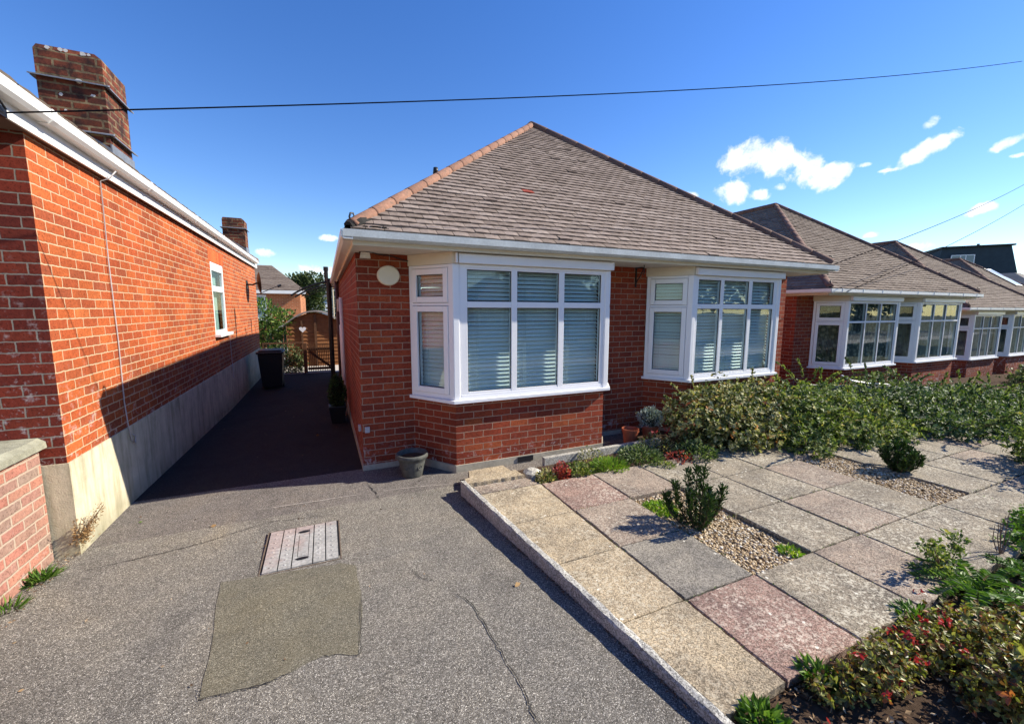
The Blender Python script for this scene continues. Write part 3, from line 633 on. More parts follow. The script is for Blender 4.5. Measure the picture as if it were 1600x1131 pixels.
def bay_window(house, O, jl, c0, c1, jr, style, k, zs, lab, side_glass=True):
    """jl,jr junctions with the wall, c0,c1 front corners; all local X"""
    YW, YB = 4.793, 4.311
    L3 = lambda x, y, z: Vector((x, y, z)) + O
    # brickwork under the window
    g = MB(); pts = [(jl, YW), (c0, YB), (c1, YB), (jr, YW)]
    g.prism([(p[0]+O.x, p[1]+O.y) for p in pts], O.z-.3 if O.z < 0 else O.z-.02, O.z+.79)
    g.build('bay_brickwork', B_MAIN, house)
    g = MB(); e = .014
    g.prism([(p[0]+O.x, p[1]+O.y) for p in [(jl-e*.8, YW), (c0-e*.6, YB-e), (c1+e*.6, YB-e), (jr+e*.8, YW)]], O.z-.35 if O.z < 0 else O.z-.02, O.z+.085)
    g.build('bay_plinth', CONC, house)
    fr = MB(); gl = MB(); sl = MB(); se = MB(); cu = MB(); hd = MB(); hc = MB()
    def panel(a, b, cols, sash, bl=True):
        A, B = Vector((*a, 0)), Vector((*b, 0)); ux = (B-A); Lp = ux.length; ux.normalize(); out = Vector((ux.y, -ux.x, 0)); o = A+Vector((O.x, O.y, O.z))
        z0, z1 = .83, 2.272
        def bx(mb, u0, u1, v0, v1, d0=-.035, d1=.035): mb.obox(o, ux, out, u0, u1, d0, d1, v0, v1)
        bx(fr, .0, .05, z0, z1); bx(fr, Lp-.05, Lp, z0, z1); bx(fr, .05, Lp-.05, z0, z0+.05); bx(fr, .05, Lp-.05, z1-.035, z1)
        if sash:
            m0 = zs[0]+.02; bx(fr, .05, Lp-.05, m0, m0+.03)
            for (v0, v1) in ((z0+.05, m0), (m0+.03, z1-.035)):
                u0, u1 = .05, Lp-.05; s = .062; d0, d1 = -.03, .05
                v0 += .004; v1 -= .004; u0 += .003; u1 -= .003
                bx(fr, u0, u0+s, v0, v1, d0, d1); bx(fr, u1-s, u1, v0, v1, d0, d1); bx(fr, u0+s, u1-s, v0, v0+s, d0, d1-.001); bx(fr, u0+s, u1-s, v1-s, v1, d0, d1-.001)
                w_ = .006
                bx(se, u0+s, u0+s+w_, v0+s, v1-s, .018, .026); bx(se, u1-s-w_, u1-s, v0+s, v1-s, .018, .026); bx(se, u0+s+w_, u1-s-w_, v0+s, v0+s+w_, .018, .025); bx(se, u0+s+w_, u1-s-w_, v1-s-w_, v1-s, .018, .025)
                bx(gl, u0+s, u1-s, v0+s, v1-s, .008, .012)
        else:
            bx(fr, .05, .05+cols[0]-.05, z0+.05, z1-.035, -.033, .03); bx(fr, cols[-1], Lp-.05, z0+.05, z1-.035, -.033, .03)
            ed = cols
            for q in range(1, len(ed)-1, 2): bx(fr, ed[q], ed[q+1], z0+.05, z1-.035, -.033, .032)
            for q in range(0, len(ed)-1, 2):
                u0, u1 = ed[q], ed[q+1]; bx(fr, u0, u1, zs[0], zs[1], -.032, .031); bx(fr, u0, u1, z0+.05, z0+.075, -.032, .029); bx(fr, u0, u1, z1-.052, z1-.035, -.032, .029)
                for v0, v1 in ((z0+.075, zs[0]), (zs[1], z1-.052)):
                    w_ = .007
                    bx(se, u0, u0+w_, v0, v1, .01, .018); bx(se, u1-w_, u1, v0, v1, .01, .018); bx(se, u0+w_, u1-w_, v0, v0+w_, .01, .017); bx(se, u0+w_, u1-w_, v1-w_, v1, .01, .017)
                    bx(gl, u0, u1, v0, v1, .002, .006)
        if style == 'blind' and bl:
            n = int((z1-z0-.06)/.0465)
            for i in range(n):
                th = R(47)+random.uniform(-.05,.05)
                zc = z0+.05+.0465*i+.02; hw = .027; c_, s_ = math.cos(th)*hw, math.sin(th)*hw; dd = -.09 if not sash else -.075; tk = .0015
                du = random.uniform(-.0015, .0015)
                P = lambda u, d, v: tuple(o+ux*u+out*d+Vector((0, 0, v+du)))
                u0, u1 = .07, Lp-.07
                sl.hexa([P(u0, dd+c_, zc-s_), P(u1, dd+c_, zc-s_), P(u1, dd-c_, zc+s_), P(u0, dd-c_, zc+s_), P(u0, dd+c_, zc-s_+tk), P(u1, dd+c_, zc-s_+tk), P(u1, dd-c_, zc+s_+tk), P(u0, dd-c_, zc+s_+tk)])
            for q in ([.2, .5, .8] if sash is False else [.5]):
                for off in ((-.01, .01) if sash is False else (0,)):
                    u = Lp*q+off-.12; bx(cu, u, u+.002, z0+.05, z1-.04, -.058, -.056)
        elif style != 'blind':
            n = 60; b = len(cu.v)
            for i in range(n+1):
                u = .07+(Lp-.14)*i/n; d = -.12+.016*math.sin(i*1.9)+.01*math.sin(i*.7)
                for v in (z0+.03, z1-.03): cu.v.append(tuple(o+ux*u+out*d+Vector((0, 0, v))))
                if i: j = b+2*i; cu.face([j-2, j, j+1, j-1])
    sh = .017
    fl = [c-c0 for c in k]
    panel((jl, YW), (c0, YB), None, True); panel((c0, YB), (c1, YB), fl, False); panel((c1, YB), (jr, YW), None, True)
    # corner posts
    posts = []
    for cx_, s in ((c0, -1), (c1, 1)):
        hc = MB(); posts.append(hc); hc.prism([(cx_-s*.040+O.x, YB-.043+O.y), (cx_+s*.026+O.x, YB-.043+O.y), (cx_+s*.064+O.x, YB+.012+O.y), (cx_+s*.02+O.x, YB+.07+O.y), (cx_-s*.040+O.x, YB+.04+O.y)][::(1 if s > 0 else -1)], O.z+.83, O.z+2.272)
    W_ = fr.build('bay_window', UPVC, house, bevel=.004, label=lab)
    for hc in posts: hc.build('corner_post', UPVC, W_, bevel=.006)
    gl.build('window_pane', GLASS, W_); se.build('glazing_seal', RUBBER, W_)
    # sill
    g = MB(); e = .055
    g.prism([(p[0]+O.x, p[1]+O.y) for p in [(jl-.055, YW-.002), (c0-.042, YB-.08), (c1+.042, YB-.08), (jr+.055, YW-.002)]], O.z+.792, O.z+.829)
    g.build('window_sill', UPVC, W_, bevel=.004)
    # head boards
    g = MB(); g.prism([(p[0]+O.x, p[1]+O.y) for p in [(jl-.035, YW-.003), (c0-.03, YB-.045), (c1+.03, YB-.045), (jr+.035, YW-.003)]], O.z+2.274, O.z+2.393)
    g.build('head_board', CREAM, W_)
    g = MB(); g.box(c0+.03+O.x, c1+.045+O.x, YB-.09+O.y, YB-.047+O.y, O.z+2.277, O.z+2.374); g.box(c0-.005+O.x, c0+.015+O.x, YB-.10+O.y, YB-.05+O.y, O.z+2.277, O.z+2.378)
    g.build('front_board', UPVC, W_, bevel=.005)
    if style == 'blind': sl.build('venetian_blind', SLAT, W_); cu.build('blind_cord', CORD, W_)
    else: cu.build('curtain', style, W_)

def house(name, O, label, xl, xr, apex, bays, depth, styles, tile, gmat, hipm_l, zs, wl, group='bungalows in a row along the street', clips=0, main=False):
    O = Vector(O); h = thing(name, O, label, 'bungalow', group)
    YW = 4.793; gx0, gx1 = xl-.145, xr+.10; gy = 4.05; ze = 2.505; YE = YW+depth
    zb = -.35 if not main else -.3
    g = MB(); T = .1
    def wbox(x0, x1, y0, y1, z0, z1): g.box(x0+O.x, x1+O.x, y0+O.y, y1+O.y, z0+O.z, z1+O.z)
    cuts = [xl] + [v for b in bays for v in (b[0], b[3])] + [xr]
    for a, b in zip(cuts[::2], cuts[1::2]): wbox(a, b, YW, YW+T, zb, 2.395)
    wbox(xl, xl+T, YW+T, YE, zb, 2.395); wbox(xr-T, xr, YW+T, YE, zb, 2.395); wbox(xl+T, xr-T, YE-T, YE, zb, 2.395)
    for b in bays: wbox(b[0], b[3], YW, YW+T, zb, .79)
    g.build('wall', B_MAIN, h)
    g = MB(); e = .013
    for a, b in zip(cuts[::2], cuts[1::2]): wbox(a-(e if a == xl else 0), b+(e if b == xr else 0), YW-e, YW-.0005, zb-.03, .06)
    wbox(xl-e, xl-.0005, YW, YE, zb-.03, .055); wbox(xr+.0005, xr+e, YW, YE, zb-.03, .055)
    g.build('plinth', CONC, h)
    for i, b in enumerate(bays): bay_window(h, O, *b[:4], styles[i], b[4], zs, wl[i])
    # eaves: soffit, fascia, gutters
    g = MB(); wbox(gx0+.10, gx1-.10, gy+.11, YW+.05, 2.395, 2.407); wbox(gx0+.10, xl+.05, YW+.05, YE+.1, 2.395, 2.407); wbox(xr-.05, gx1-.10, YW+.05, YE+.1, 2.395, 2.407)
    for b in bays: wbox(b[0]-.1, b[3]+.1, YW+.0505, YW+.3, 2.395, 2.407)
    g.build('soffit', SOFFIT, h)
    g = MB(); wbox(gx0+.085, gx1-.085, gy+.095, gy+.11, 2.380, 2.50); wbox(gx0+.085, gx0+.10, gy+.1105, YE+.1, 2.380, 2.50); wbox(gx1-.10, gx1-.085, gy+.1105, YE+.1, 2.380, 2.50)
    g.build('fascia', CREAM if main else CREAM, h)
    g = MB()
    gutter(g, Vector((gx0, gy+.095, 2.418))+O, Vector((gx1, gy+.095, 2.418))+O, (0,-1,0), clips)
    gt = g.build('gutter', gmat, h, label='front gutter' )
    g = MB(); gutter(g, Vector((gx0+.085, gy+.0, 2.4185))+O, Vector((gx0+.085, YE+.1, 2.4185))+O, (-1,0,0), clips); g.build('gutter', GUTTERW, h)
    g = MB(); gutter(g, Vector((gx1-.085, gy+.0, 2.4185))+O, Vector((gx1-.085, YE+.1, 2.4185))+O, (1,0,0), clips); g.build('gutter', GUTTERW, h)
    # roof
    ax, ay, azz = apex; rz = azz-ze; rx0, rx1, ry0, ry1 = gx0+.03, gx1-.03, gy+.03, YE+.13; by = ry1-(ay-ry0)
    A = Vector((ax, ay, azz))+O; Bk = Vector((ax, by, azz))+O
    E = [Vector((rx0, ry0, ze))+O, Vector((rx1, ry0, ze))+O, Vector((rx1, ry1, ze))+O, Vector((rx0, ry1, ze))+O]
    g = MB(); g.cm = 1
    g.poly([E[0], E[1], A]); g.poly([E[1], E[2], Bk, A]); g.poly([E[2], E[3], Bk]); g.poly([E[3], E[0], A, Bk]); g.poly([E[3], E[2], E[1], E[0]])
    g.cm = 0
    su = Vector((0, ay-ry0, rz)); sl_ = su.length; roof_plane(g, E[0], E[1], su, (ax-rx0)/sl_, (rx1-ax)/sl_, sl_, red=main)
    su = Vector((ax-rx0, 0, rz)); sl_ = su.length; roof_plane(g, E[3], E[0], su, (ry1-by)/sl_, (ay-ry0)/sl_, sl_)
    if main or True:
        su = Vector((ax-rx1, 0, rz)); sl_ = su.length; roof_plane(g, E[1], E[2], su, (ay-ry0)/sl_, (ry1-by)/sl_, sl_)
    rf = g.build('roof', [tile, UNDER], h)
    dz = Vector((0, 0, .012))
    g = MB(); hip_line(g, E[0]+Vector((.05,.05,.04)), A+dz); g.build('hip_tiles', hipm_l, rf, smooth=True, label='hip tiles on the left slope edge')
    g = MB(); hip_line(g, E[1]+Vector((-.05,.05,.04)), A+dz, .075); g.build('hip_tiles', HIPBR, rf, smooth=True)
    g = MB(); hip_line(g, A+dz, Bk+dz, .08); g.build('ridge_tiles', HIPBR, rf, smooth=True)
    g = MB(); hip_line(g, E[2], Bk+dz, .075); g.build('hip_tiles', HIPBR, rf, smooth=True); g = MB(); hip_line(g, E[3], Bk+dz, .075); g.build('hip_tiles', HIPBR, rf, smooth=True)
    # curly hip irons
    for ex, s in ((E[0], -1), (E[1], 1)):
        g = MB(); d = Vector((s*.7, -.7, 0)); p = ex+Vector((-s*.06, .06, .045)); pts = [p-d*.05]
        pts += [p+d*.02+Vector((0, 0, .02)), p+d*.035+Vector((0, 0, .07)), p+d*.02+Vector((0, 0, .105)), p-d*.015+Vector((0, 0, .11)), p-d*.03+Vector((0, 0, .085)), p-d*.01+Vector((0, 0, .07))]
        g.tube(pts, .0085, 6); g.build('hip_iron', BLACK, rf, smooth=True)
    return h, rf, E, A

kmain1 = [1.394,1.908,1.978,2.515,2.588,3.11]; kmain2 = [4.74,5.176,5.238,5.764,5.832,6.325]
bays1 = [(.905,1.26,3.21,3.565,kmain1), (4.295,4.65,6.44,6.795,kmain2)]
H1, RF1, E1, A1 = house('bungalow', (0,0,0), 'red brick bungalow with two white bay windows and venetian blinds in the centre', .325, 7.40, (3.84,7.68,5.32), bays1, 8.5,
  ['blind','blind'], TILE, GUTTER, TERRA, (1.82,1.885), ['nearer bay window with closed blinds beside the driveway','farther bay window half behind the variegated shrub'], main=True)
k2a = [1.345,1.95,1.985,2.53,2.565,3.19]; k2b = [4.355,4.93,4.965,5.53,5.565,6.21]
bays2 = [(.94,1.295,3.28,3.60,k2a), (3.915,4.27,6.30,6.60,k2b)]
W2 = ['nearer bay window with patterned net curtains','farther bay window with grey curtains']
H2, RF2, E2, A2 = house('bungalow', (8.95,.98,-.27), 'second bungalow in the row with net curtains behind the big shrubs', .345, 6.68, (3.47,7.59,5.155), bays2, 8.5,
  [NET,NET2], TILE2, GUTTERW, HIPBR, (1.80,1.84), W2, clips=.75)
H3, RF3, E3, A3 = house('bungalow', (17.9,1.98,-.60), 'third bungalow in the row, partly behind the second one', .345, 6.68, (3.47,7.59,5.155), bays2, 8.5,
  [NET3,NET2], TILE2, GUTTERW, HIPBR, (1.80,1.84), ['nearer bay window with mauve curtain','farther bay window with grey curtains'], clips=1.)
H4, RF4, E4, A4 = house('bungalow', (26.7,3.1,-.72), 'fourth bungalow with a skylight in its roof, farthest in the row', .345, 6.68, (3.47,7.59,5.155), bays2, 8.5,
  [NET2,NET3], TILE2, GUTTERW, HIPBR, (1.80,1.84), ['nearer bay window','farther bay window'], clips=1.)
# skylight on the fourth roof
g = MB(); ey, ez = E4[0].y, E4[0].z; su = Vector((0, A4.y-ey, A4.z-ez)).normalized(); nn = Vector((0, -su.z, su.y)); p = Vector((E4[0].x+3.75, ey, ez))
def sbox(mb, u0, u1, s0, s1, n0, n1):
    P = lambda u, s, n_: tuple(p+Vector((u, 0, 0))+su*s+nn*n_)
    mb.hexa([P(u0,s0,n0),P(u1,s0,n0),P(u1,s1,n0),P(u0,s1,n0),P(u0,s0,n1),P(u1,s0,n1),P(u1,s1,n1),P(u0,s1,n1)])
sbox(g, 0, .8, 2.0, 3.5, 0, .06); sk = g.build('skylight', DGREY, RF4)
g = MB(); sbox(g, .06, .74, 2.07, 3.43, .062, .07)
m, t = mat('skylight_glass'); finish(t, (.75,.78,.8), .08, spec=1.); g.build('window_pane', m, sk) if False else g.build('skylight_pane', m, RF4)

# fittings on the centre bungalow
g = MB(); g.box(.36,.47,4.69,4.79,2.38,2.394); g.box(.372,.458,4.66,4.74,2.33,2.38); fl = g.build('floodlight', DGREY, H1, bevel=.006)
g = MB(); g.hexa([(.362,4.655,2.325),(.468,4.655,2.325),(.468,4.70,2.325),(.362,4.70,2.325),(.372,4.645,2.385),(.458,4.645,2.385),(.458,4.659,2.385),(.372,4.659,2.385)]); g.build('lamp_lens', LAMPG, fl)
g = MB()
n = 36; c = (.655, 2.163)
for rr_, yy in (((.118,.106),4.793),((.118,.106),4.745),((.108,.097),4.732)):
    for i in range(n): g.v.append((c[0]+rr_[0]*math.cos(2*math.pi*i/n), yy, c[1]+rr_[1]*math.sin(2*math.pi*i/n)))
for a in (0, n):
    for i in range(n): j = (i+1) % n; g.face([a+i, a+j, a+n+j, a+n+i])
g.face([2*n+i for i in range(n)])
g.build('round_wall_lamp', plain('cream_plastic', (.72,.66,.50), .45, .4, 0, .05, 3), H1)
g = MB(); g.tube([(.47,4.72,2.40),(.56,4.785,2.385),(.70,4.785,2.375),(.80,4.785,2.345),(.875,4.785,2.33)], .006, 6); g.build('lamp_cable', BLACK, H1)
for (a, b, c_, d, e_, f_) in ((.348,.40,4.765,4.793,.435,.50), (.295,.326,4.98,5.05,.40,.47)):
    g = MB(); g.box(a, b, c_, d, e_, f_); ob = g.build('outdoor_socket', plain('grey_plastic%d' % int(a*1000), (.42,.42,.44), .5), H1, bevel=.005)
g = MB(); g.box(2.0,2.2,4.285,4.30,.015,.075); g.build('air_brick', DGREY, H1)
# hanging basket bracket
g = MB(); g.box(4.06,4.08,4.78,4.793,2.12,2.40); g.tube([(4.07,4.785,2.385),(3.98,4.60,2.375),(3.93,4.47,2.36)], .008, 6); g.tube([(4.07,4.785,2.18),(4.0,4.62,2.26),(3.93,4.47,2.355)], .007, 6)
g.tube([(3.93,4.47,2.40),(3.93,4.46,2.30),(3.94,4.49,2.27)], .007, 6); g.build('hanging_basket_bracket', BLACK, H1)
# downpipes and pipework on the side wall
g = MB(); g.tube([(.27,7.9,2.0),(.27,7.9,-.08)], .03, 10); g.tube([(.27,7.9,-.05),(.20,7.86,-.1)], .035, 8); g.build('downpipe', GUTTERW, H1, smooth=True)
g = MB(); g.tube([(.275,8.8,1.5),(.275,8.8,-.1)], .022, 8); g.build('waste_pipe', GUTTERW, H1, smooth=True)
g = MB(); g.tube([(.27,9.9,2.4),(.27,9.9,-.1)], .04, 8); g.build('downpipe', plain('brown_pipe', (.10,.05,.04), .5), H1, smooth=True)
g = MB(); g.box(.24,.326,9.0,9.25,1.75,2.0); g.build('wall_lantern', LAMPG, H1, bevel=.01)
g = MB(); g.box(.30,.3255,10.4,11.2,-.1,1.9); sd = g.build('side_door', UPVC, H1)
g = MB(); g.box(.295,.2995,10.5,11.1,1.0,1.75); g.build('window_pane', GLASS, sd)
# vent pipe on the left slope, small vents
g = MB(); g.tube([(2.42,9.6,4.1),(2.42,9.6,4.86)], .045, 12); g.tube([(2.42,9.6,4.80),(2.42,9.6,4.93)], [.065,.05], 12); g.build('vent_pipe', BLACK, H1, smooth=True)
# mortar and felt at the left hip foot
g = MB()
for _ in range(14):
    t = random.random()*.35; g.box(.20+t, .24+t, 4.085, 4.12, 2.50, 2.535+random.random()*.02)
g.tube([(.235,4.11,2.53),(.33,4.18,2.585),(.42,4.26,2.62)], [.055,.06,.05], 7)
g.build('hip_foot', plain('dark_mortar', (.03,.028,.026), .9, .2, 0, .4, 20), RF1)

# ------------------------------------------------------------------ left house
LX = -1.736
H0 = thing('bungalow', (LX, 3.93, 0), 'orange brick bungalow with cement plinth along the left of the driveway', 'bungalow', 'bungalows in a row along the street')
g = MB()
y0, y1 = 3.93, 13.9; wy0, wy1, wz0, wz1 = 8.70, 9.66, 1.36, 2.60
g.box(LX-.1, LX, y0, wy0, .70, 2.94); g.box(LX-.1, LX, wy1, y1, .70, 2.94); g.box(LX-.1, LX, wy0, wy1, .70, wz0); g.box(LX-.1, LX, wy0, wy1, wz1, 2.94)
g.box(-9, LX-.1, y1-.1, y1, .70, 2.94); g.box(-9, -8.9, y0+.1, y1-.1, .70, 2.94)
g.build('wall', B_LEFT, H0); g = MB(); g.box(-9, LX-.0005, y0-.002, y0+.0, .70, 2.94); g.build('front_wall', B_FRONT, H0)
g = MB(); g.box(-9, LX+.012, y0-.01, y1+.01, -.35, .70); g.build('plinth', CONCL, H0)
# soldier course over the window
g = MB()
for i in range(12): g.cr = random.random(); g.box(LX+.0, LX+.004, wy0-.1+i*.097, wy0-.1+i*.097+.088, wz1+.005, wz1+.22)
g.build('brick_lintel', attr_mat('lintel_brick', [(0,(.50,.10,.035)),(1,(.66,.16,.05))], .85, .2, 30, .4), H0)
g = MB(); fy = lambda a, b, c_, d, x0=-.05, x1=.0: g.box(LX+x0, LX+x1, a, b, c_, d)
fy(wy0, wy0+.06, wz0, wz1); fy(wy1-.06, wy1, wz0, wz1); fy(wy0+.06, wy1-.06, wz0, wz0+.06); fy(wy0+.06, wy1-.06, wz1-.14, wz1); fy(wy0+.06, wy1-.06, 2.10, 2.20)
W0 = g.build('window', UPVC, H0, bevel=.005)
g = MB(); g.box(LX-.03, LX-.025, wy0+.06, wy1-.06, wz0+.06, 2.10); g.box(LX-.03, LX-.025, wy0+.06, wy1-.06, 2.20, wz1-.14); g.build('window_pane', GLASS, W0)
g = MB(); g.box(LX-.03, LX+.09, wy0-.05, wy1+.06, wz0-.05, wz0-.001); g.build('window_sill', UPVC, W0, bevel=.005)
g = MB(); g.box(LX-.14, LX-.12, wy0+.03, wy1-.03, wz0+.03, wz1-.03); g.build('curtain', plain('green_grey_curtain', (.35,.45,.42), .9), W0)
# eaves
gxo, gxi = -1.60, -1.685; gyf = 3.12
g = MB(); g.box(-1.70, gxi-.0, gyf+.12, y1+.1, 2.935, 3.12); g.build('fascia', GUTTERW, H0); g = MB(); g.box(-9.2, -1.7005, gyf+.12, gyf+.18, 2.935, 3.12); g.build('fascia', GUTTERW, H0)
g = MB(); g.box(-1.75, -1.7005, y0+.0505, y1, 2.942, 2.955); g.box(-9.1, -1.7005, gyf+.185, y0+.05, 2.942, 2.955); g.build('soffit', SILLBR, H0)
g = MB(); gutter(g, (gxi, gyf, 3.03), (gxi, y1-.25, 3.03), (1,0,0), 1.8, .085, .06)
g.build('gutter', GUTTERW, H0); g = MB(); gutter(g, (-9.2, gyf+.119, 3.031), (gxi+.08, gyf+.119, 3.031), (0,-1,0), 1.8)
g.build('gutter', GUTTERW, H0)
ze = 3.12; rx1, ry0, ry1 = -1.62, gyf+.05, y1+.12; rx0 = -9.2; ax = (rx0+rx1)/2; rise = (rx1-ax)*math.tan(R(33)); run = (rx1-ax)
E = [Vector((rx0, ry0, ze)), Vector((rx1, ry0, ze)), Vector((rx1, ry1, ze)), Vector((rx0, ry1, ze))]; A = Vector((ax, ry0+run, ze+rise)); Bk = Vector((ax, ry1-run, ze+rise))
g = MB(); g.cm = 1; g.poly([E[0], E[1], A]); g.poly([E[1], E[2], Bk, A]); g.poly([E[2], E[3], Bk]); g.poly([E[3], E[0], A, Bk]); g.poly([E[3], E[2], E[1], E[0]]); g.cm = 0
sl_ = math.hypot(run, rise); roof_plane(g, E[0], E[1], (0, run, rise), run/sl_, run/sl_, sl_); roof_plane(g, E[1], E[2], (-run, 0, rise), run/sl_, run/sl_, sl_)
RF0 = g.build('roof', [TILE2, UNDER], H0)
g = MB(); hip_line(g, E[1]+Vector((-.05,.05,.04)), A); hip_line(g, A, Bk); hip_line(g, E[2]+Vector((-.05,-.05,.04)), Bk); g.build('hip_tiles', HIPBR, RF0, smooth=True)
# chimneys
def chimney(x0, x1, y0, y1, z0, z1, band, label):
    g = MB(); cch = .05
    g.box(x0, x1, y0, y1, z0, z1-cch)
    g.hexa([(x0,y0,z1-cch),(x1,y0,z1-cch),(x1,y1,z1-cch),(x0,y1,z1-cch),(x0+.02,y0+.02,z1),(x1-.06,y0+.02,z1),(x1-.06,y1-.05,z1),(x0+.02,y1-.05,z1)])
    ch = g.build('chimney', B_CHIM, H0, label=label)
    # drip course of thin tiles sticking out, drooping a little
    g = MB()
    for zb_, skip in band:
        e = .045
        g.hexa([(x0-e,y0-e,zb_-.012),(x1+e,y0-e,zb_-.02),(x1+e,y0,zb_-.005),(x0-e,y0,zb_),(x0-e,y0-e,zb_),(x1+e,y0-e,zb_-.008),(x1+e,y0,zb_+.01),(x0-e,y0,zb_+.012)])
        g.hexa([(x1,y0,zb_-.005),(x1+e,y0,zb_-.025),(x1+e,y1+e,zb_-.03),(x1,y1+e,zb_-.005),(x1,y0,zb_+.008),(x1+e,y0,zb_-.012),(x1+e,y1+e,zb_-.016),(x1,y1+e,zb_+.008)])
        g.box(x0-e, x0, y0, y1, zb_-.008, zb_+.004)
        g.build('drip_course', LEAD, ch); g = MB()
    # stepped lead flashing following the roof slope
    g = MB(); tn = math.tan(R(33)); zr = lambda x: ze+(rx1-x)*tn
    n = 5
    for i in range(n):
        xa = x0+(x1-x0)*i/n; xb = x0+(x1-x0)*(i+1)/n; zt = zr(xa)+.13
        g.hexa([(xa,y0-.012,zr(xb)-.05),(xb,y0-.012,zr(xb)-.05),(xb,y0-.001,zr(xb)-.05),(xa,y0-.001,zr(xb)-.05),(xa,y0-.02,zt),(xb,y0-.016,zt-.07),(xb,y0-.001,zt-.07),(xa,y0-.001,zt)])
    g.box(x1+.001, x1+.014, y0-.012, y1+.01, zr(x1)-.05, zr(x1)+.17); g.box(x1, x1+.16, y0-.02, y1+.02, zr(x1+.16)+.01, zr(x1+.16)+.05)
    g.build('lead_flashing', LEAD, ch)
    return ch
ch = chimney(-2.50, -1.98, 6.0, 6.56, 2.6, 4.40, [(4.10, 0), (3.62, 0)], 'near sooty chimney with lead flashing')
g = MB()
for _ in range(9):
    x = random.uniform(-2.48, -2.05); z = random.choice([4.375, random.uniform(3.8, 4.3)]); r_ = random.uniform(.012, .03); yq = 5.999
    g.v_ = len(g.v); n = 9
    g.poly([(x+r_*math.cos(2*math.pi*i/n)*random.uniform(.7,1.2), yq-.002, z+r_*.8*math.sin(2*math.pi*i/n)*random.uniform(.7,1.2)) for i in range(n)])
g.build('lichen_patch', plain('lichen_white', (.62,.6,.56), .9), ch)
chimney(-2.25, -1.77, 12.9, 13.35, 2.6, 4.10, [(3.85, 0)], 'far sooty chimney at the back of the roof')
# cables on the wall
g = MB(); g.tube([(-1.62,4.95,3.0),(-1.66,4.93,2.93),(-1.725,4.93,2.9),(-1.722,4.90,2.2),(-1.728,4.93,1.5),(-1.724,4.90,.95),(-1.716,4.90,.74),(-1.712,4.93,.58),(-1.712,4.99,.53),(-1.712,5.02,.59),(-1.712,4.97,.62)], .0055, 6); g.build('hanging_cable', GREYW, H0, smooth=True)
g = MB(); g.tube([(-1.72,9.75,1.3),(-1.72,9.78,.75),(-1.715,9.78,.45),(-1.715,9.84,.42)], .006, 5); g.build('hanging_cable', GREYW, H0)
g = MB(); g.tube([(-1.67,3.62,2.93),(-1.66,3.40,2.98),(-1.65,3.36,3.03),(-1.64,3.42,3.05),(-1.65,3.60,2.96)], .006, 6); g.box(-1.685,-1.665,3.56,3.64,2.92,2.975); g.build('cable_anchor', BLACK, H0)
# satellite dish
dz_ = thing('satellite_dish', (-1.72, 12.3, 2.45), 'dark satellite dish on the far end of the orange brick wall', 'satellite dish')
g = MB(); cD = Vector((-1.46, 12.35, 2.45)); dn = Vector((.97, .22, .05)).normalized(); a_ = dn.orthogonal().normalized(); b_ = dn.cross(a_)
rings = [(.0, -.05), (.12, -.04), (.22, -.015), (.27, .01)]; n = 20; b0 = len(g.v)
for rr_, dd in rings:
    for i in range(n): g.v.append(tuple(cD+dn*dd+(a_*math.cos(2*math.pi*i/n)+b_*math.sin(2*math.pi*i/n))*max(rr_, .001)))
for q in range(3):
    for i in range(n): j = (i+1) % n; g.face([q*n+i, q*n+j, (q+1)*n+j, (q+1)*n+i])
g.build('dish', DGREY, dz_, smooth=True)
g = MB(); g.tube([(-1.73,12.3,2.40),(-1.6,12.32,2.40),cD+dn*-.05], .02, 8); g.box(-1.736,-1.72,12.24,12.36,2.3,2.5); g.build('wall_mount', DGREY, dz_)
g = MB(); g.tube([cD+Vector((0,0,-.26)), cD+dn*.42+Vector((0,0,-.08))], .009, 6); g.build('feed_arm', DGREY, dz_)
g = MB(); g.tube([cD+dn*.40+Vector((0,0,-.10)), cD+dn*.48+Vector((0,0,-.06))], .03, 8); g.build('receiver', DGREY, dz_)

# boundary wall at the left
bw = thing('boundary_wall', (-1.86, 3.9, 0), 'low pink brick boundary wall with mossy coping at the lower left', 'garden wall')
g = MB(); g.box(-2.06, -1.862, -2.5, 3.90, -.3, .83); g.build('brickwork', B_PINK, bw)
g = MB()
xs_ = np.linspace(-2.10, -1.825, 6); ysc = np.linspace(-2.5, 3.92, 120)
for y in ysc:
    zz = [.83, .86, .895, .895, .86, .83]
    for x, z in zip([-2.10,-2.10,-2.06,-1.87,-1.828,-1.825], [.832,.872,.905,.900,.875,.832]): g.v.append((x+random.uniform(-.003,.003), y, z+(random.uniform(-.004,.004) if z > .84 else 0)))
for i in range(len(ysc)-1):
    for q in range(5): g.face([i*6+q, i*6+q+1, (i+1)*6+q+1, (i+1)*6+q])
g.face([(len(ysc)-1)*6+q for q in range(6)]); g.build('coping', COPE, bw)

# ------------------------------------------------------------------ driveway things
mh = thing('manhole_cover', (-.23, 3.35, .01), 'grooved metal manhole cover with rusty pink corner set in the driveway', 'manhole cover')
g = MB(); X0, X1, Y0, Y1 = -.476, .012, 3.08, 3.655; z = drive_z(3.3)+.006
def quad_frame(mb, x0, x1, y0, y1, w_, z0, z1):
    mb.box(x0, x1, y0, y0+w_, z0, z1); mb.box(x0, x1, y1-w_, y1, z0, z1); mb.box(x0, x0+w_, y0+w_, y1-w_, z0, z1-.0004); mb.box(x1-w_, x1, y0+w_, y1-w_, z0, z1-.0004)
g.box(X0-.012, X1+.012, Y0-.012, Y1+.012, -.02, z-.002); g.build('recess', RUBBER, mh)
g = MB(); quad_frame(g, X0-.018, X1+.018, Y0-.018, Y1+.018, .008, -.02, z+.002); g.build('frame', plain('rusty_frame', (.16,.12,.09), .8, .3, .2, .4, 30), mh)
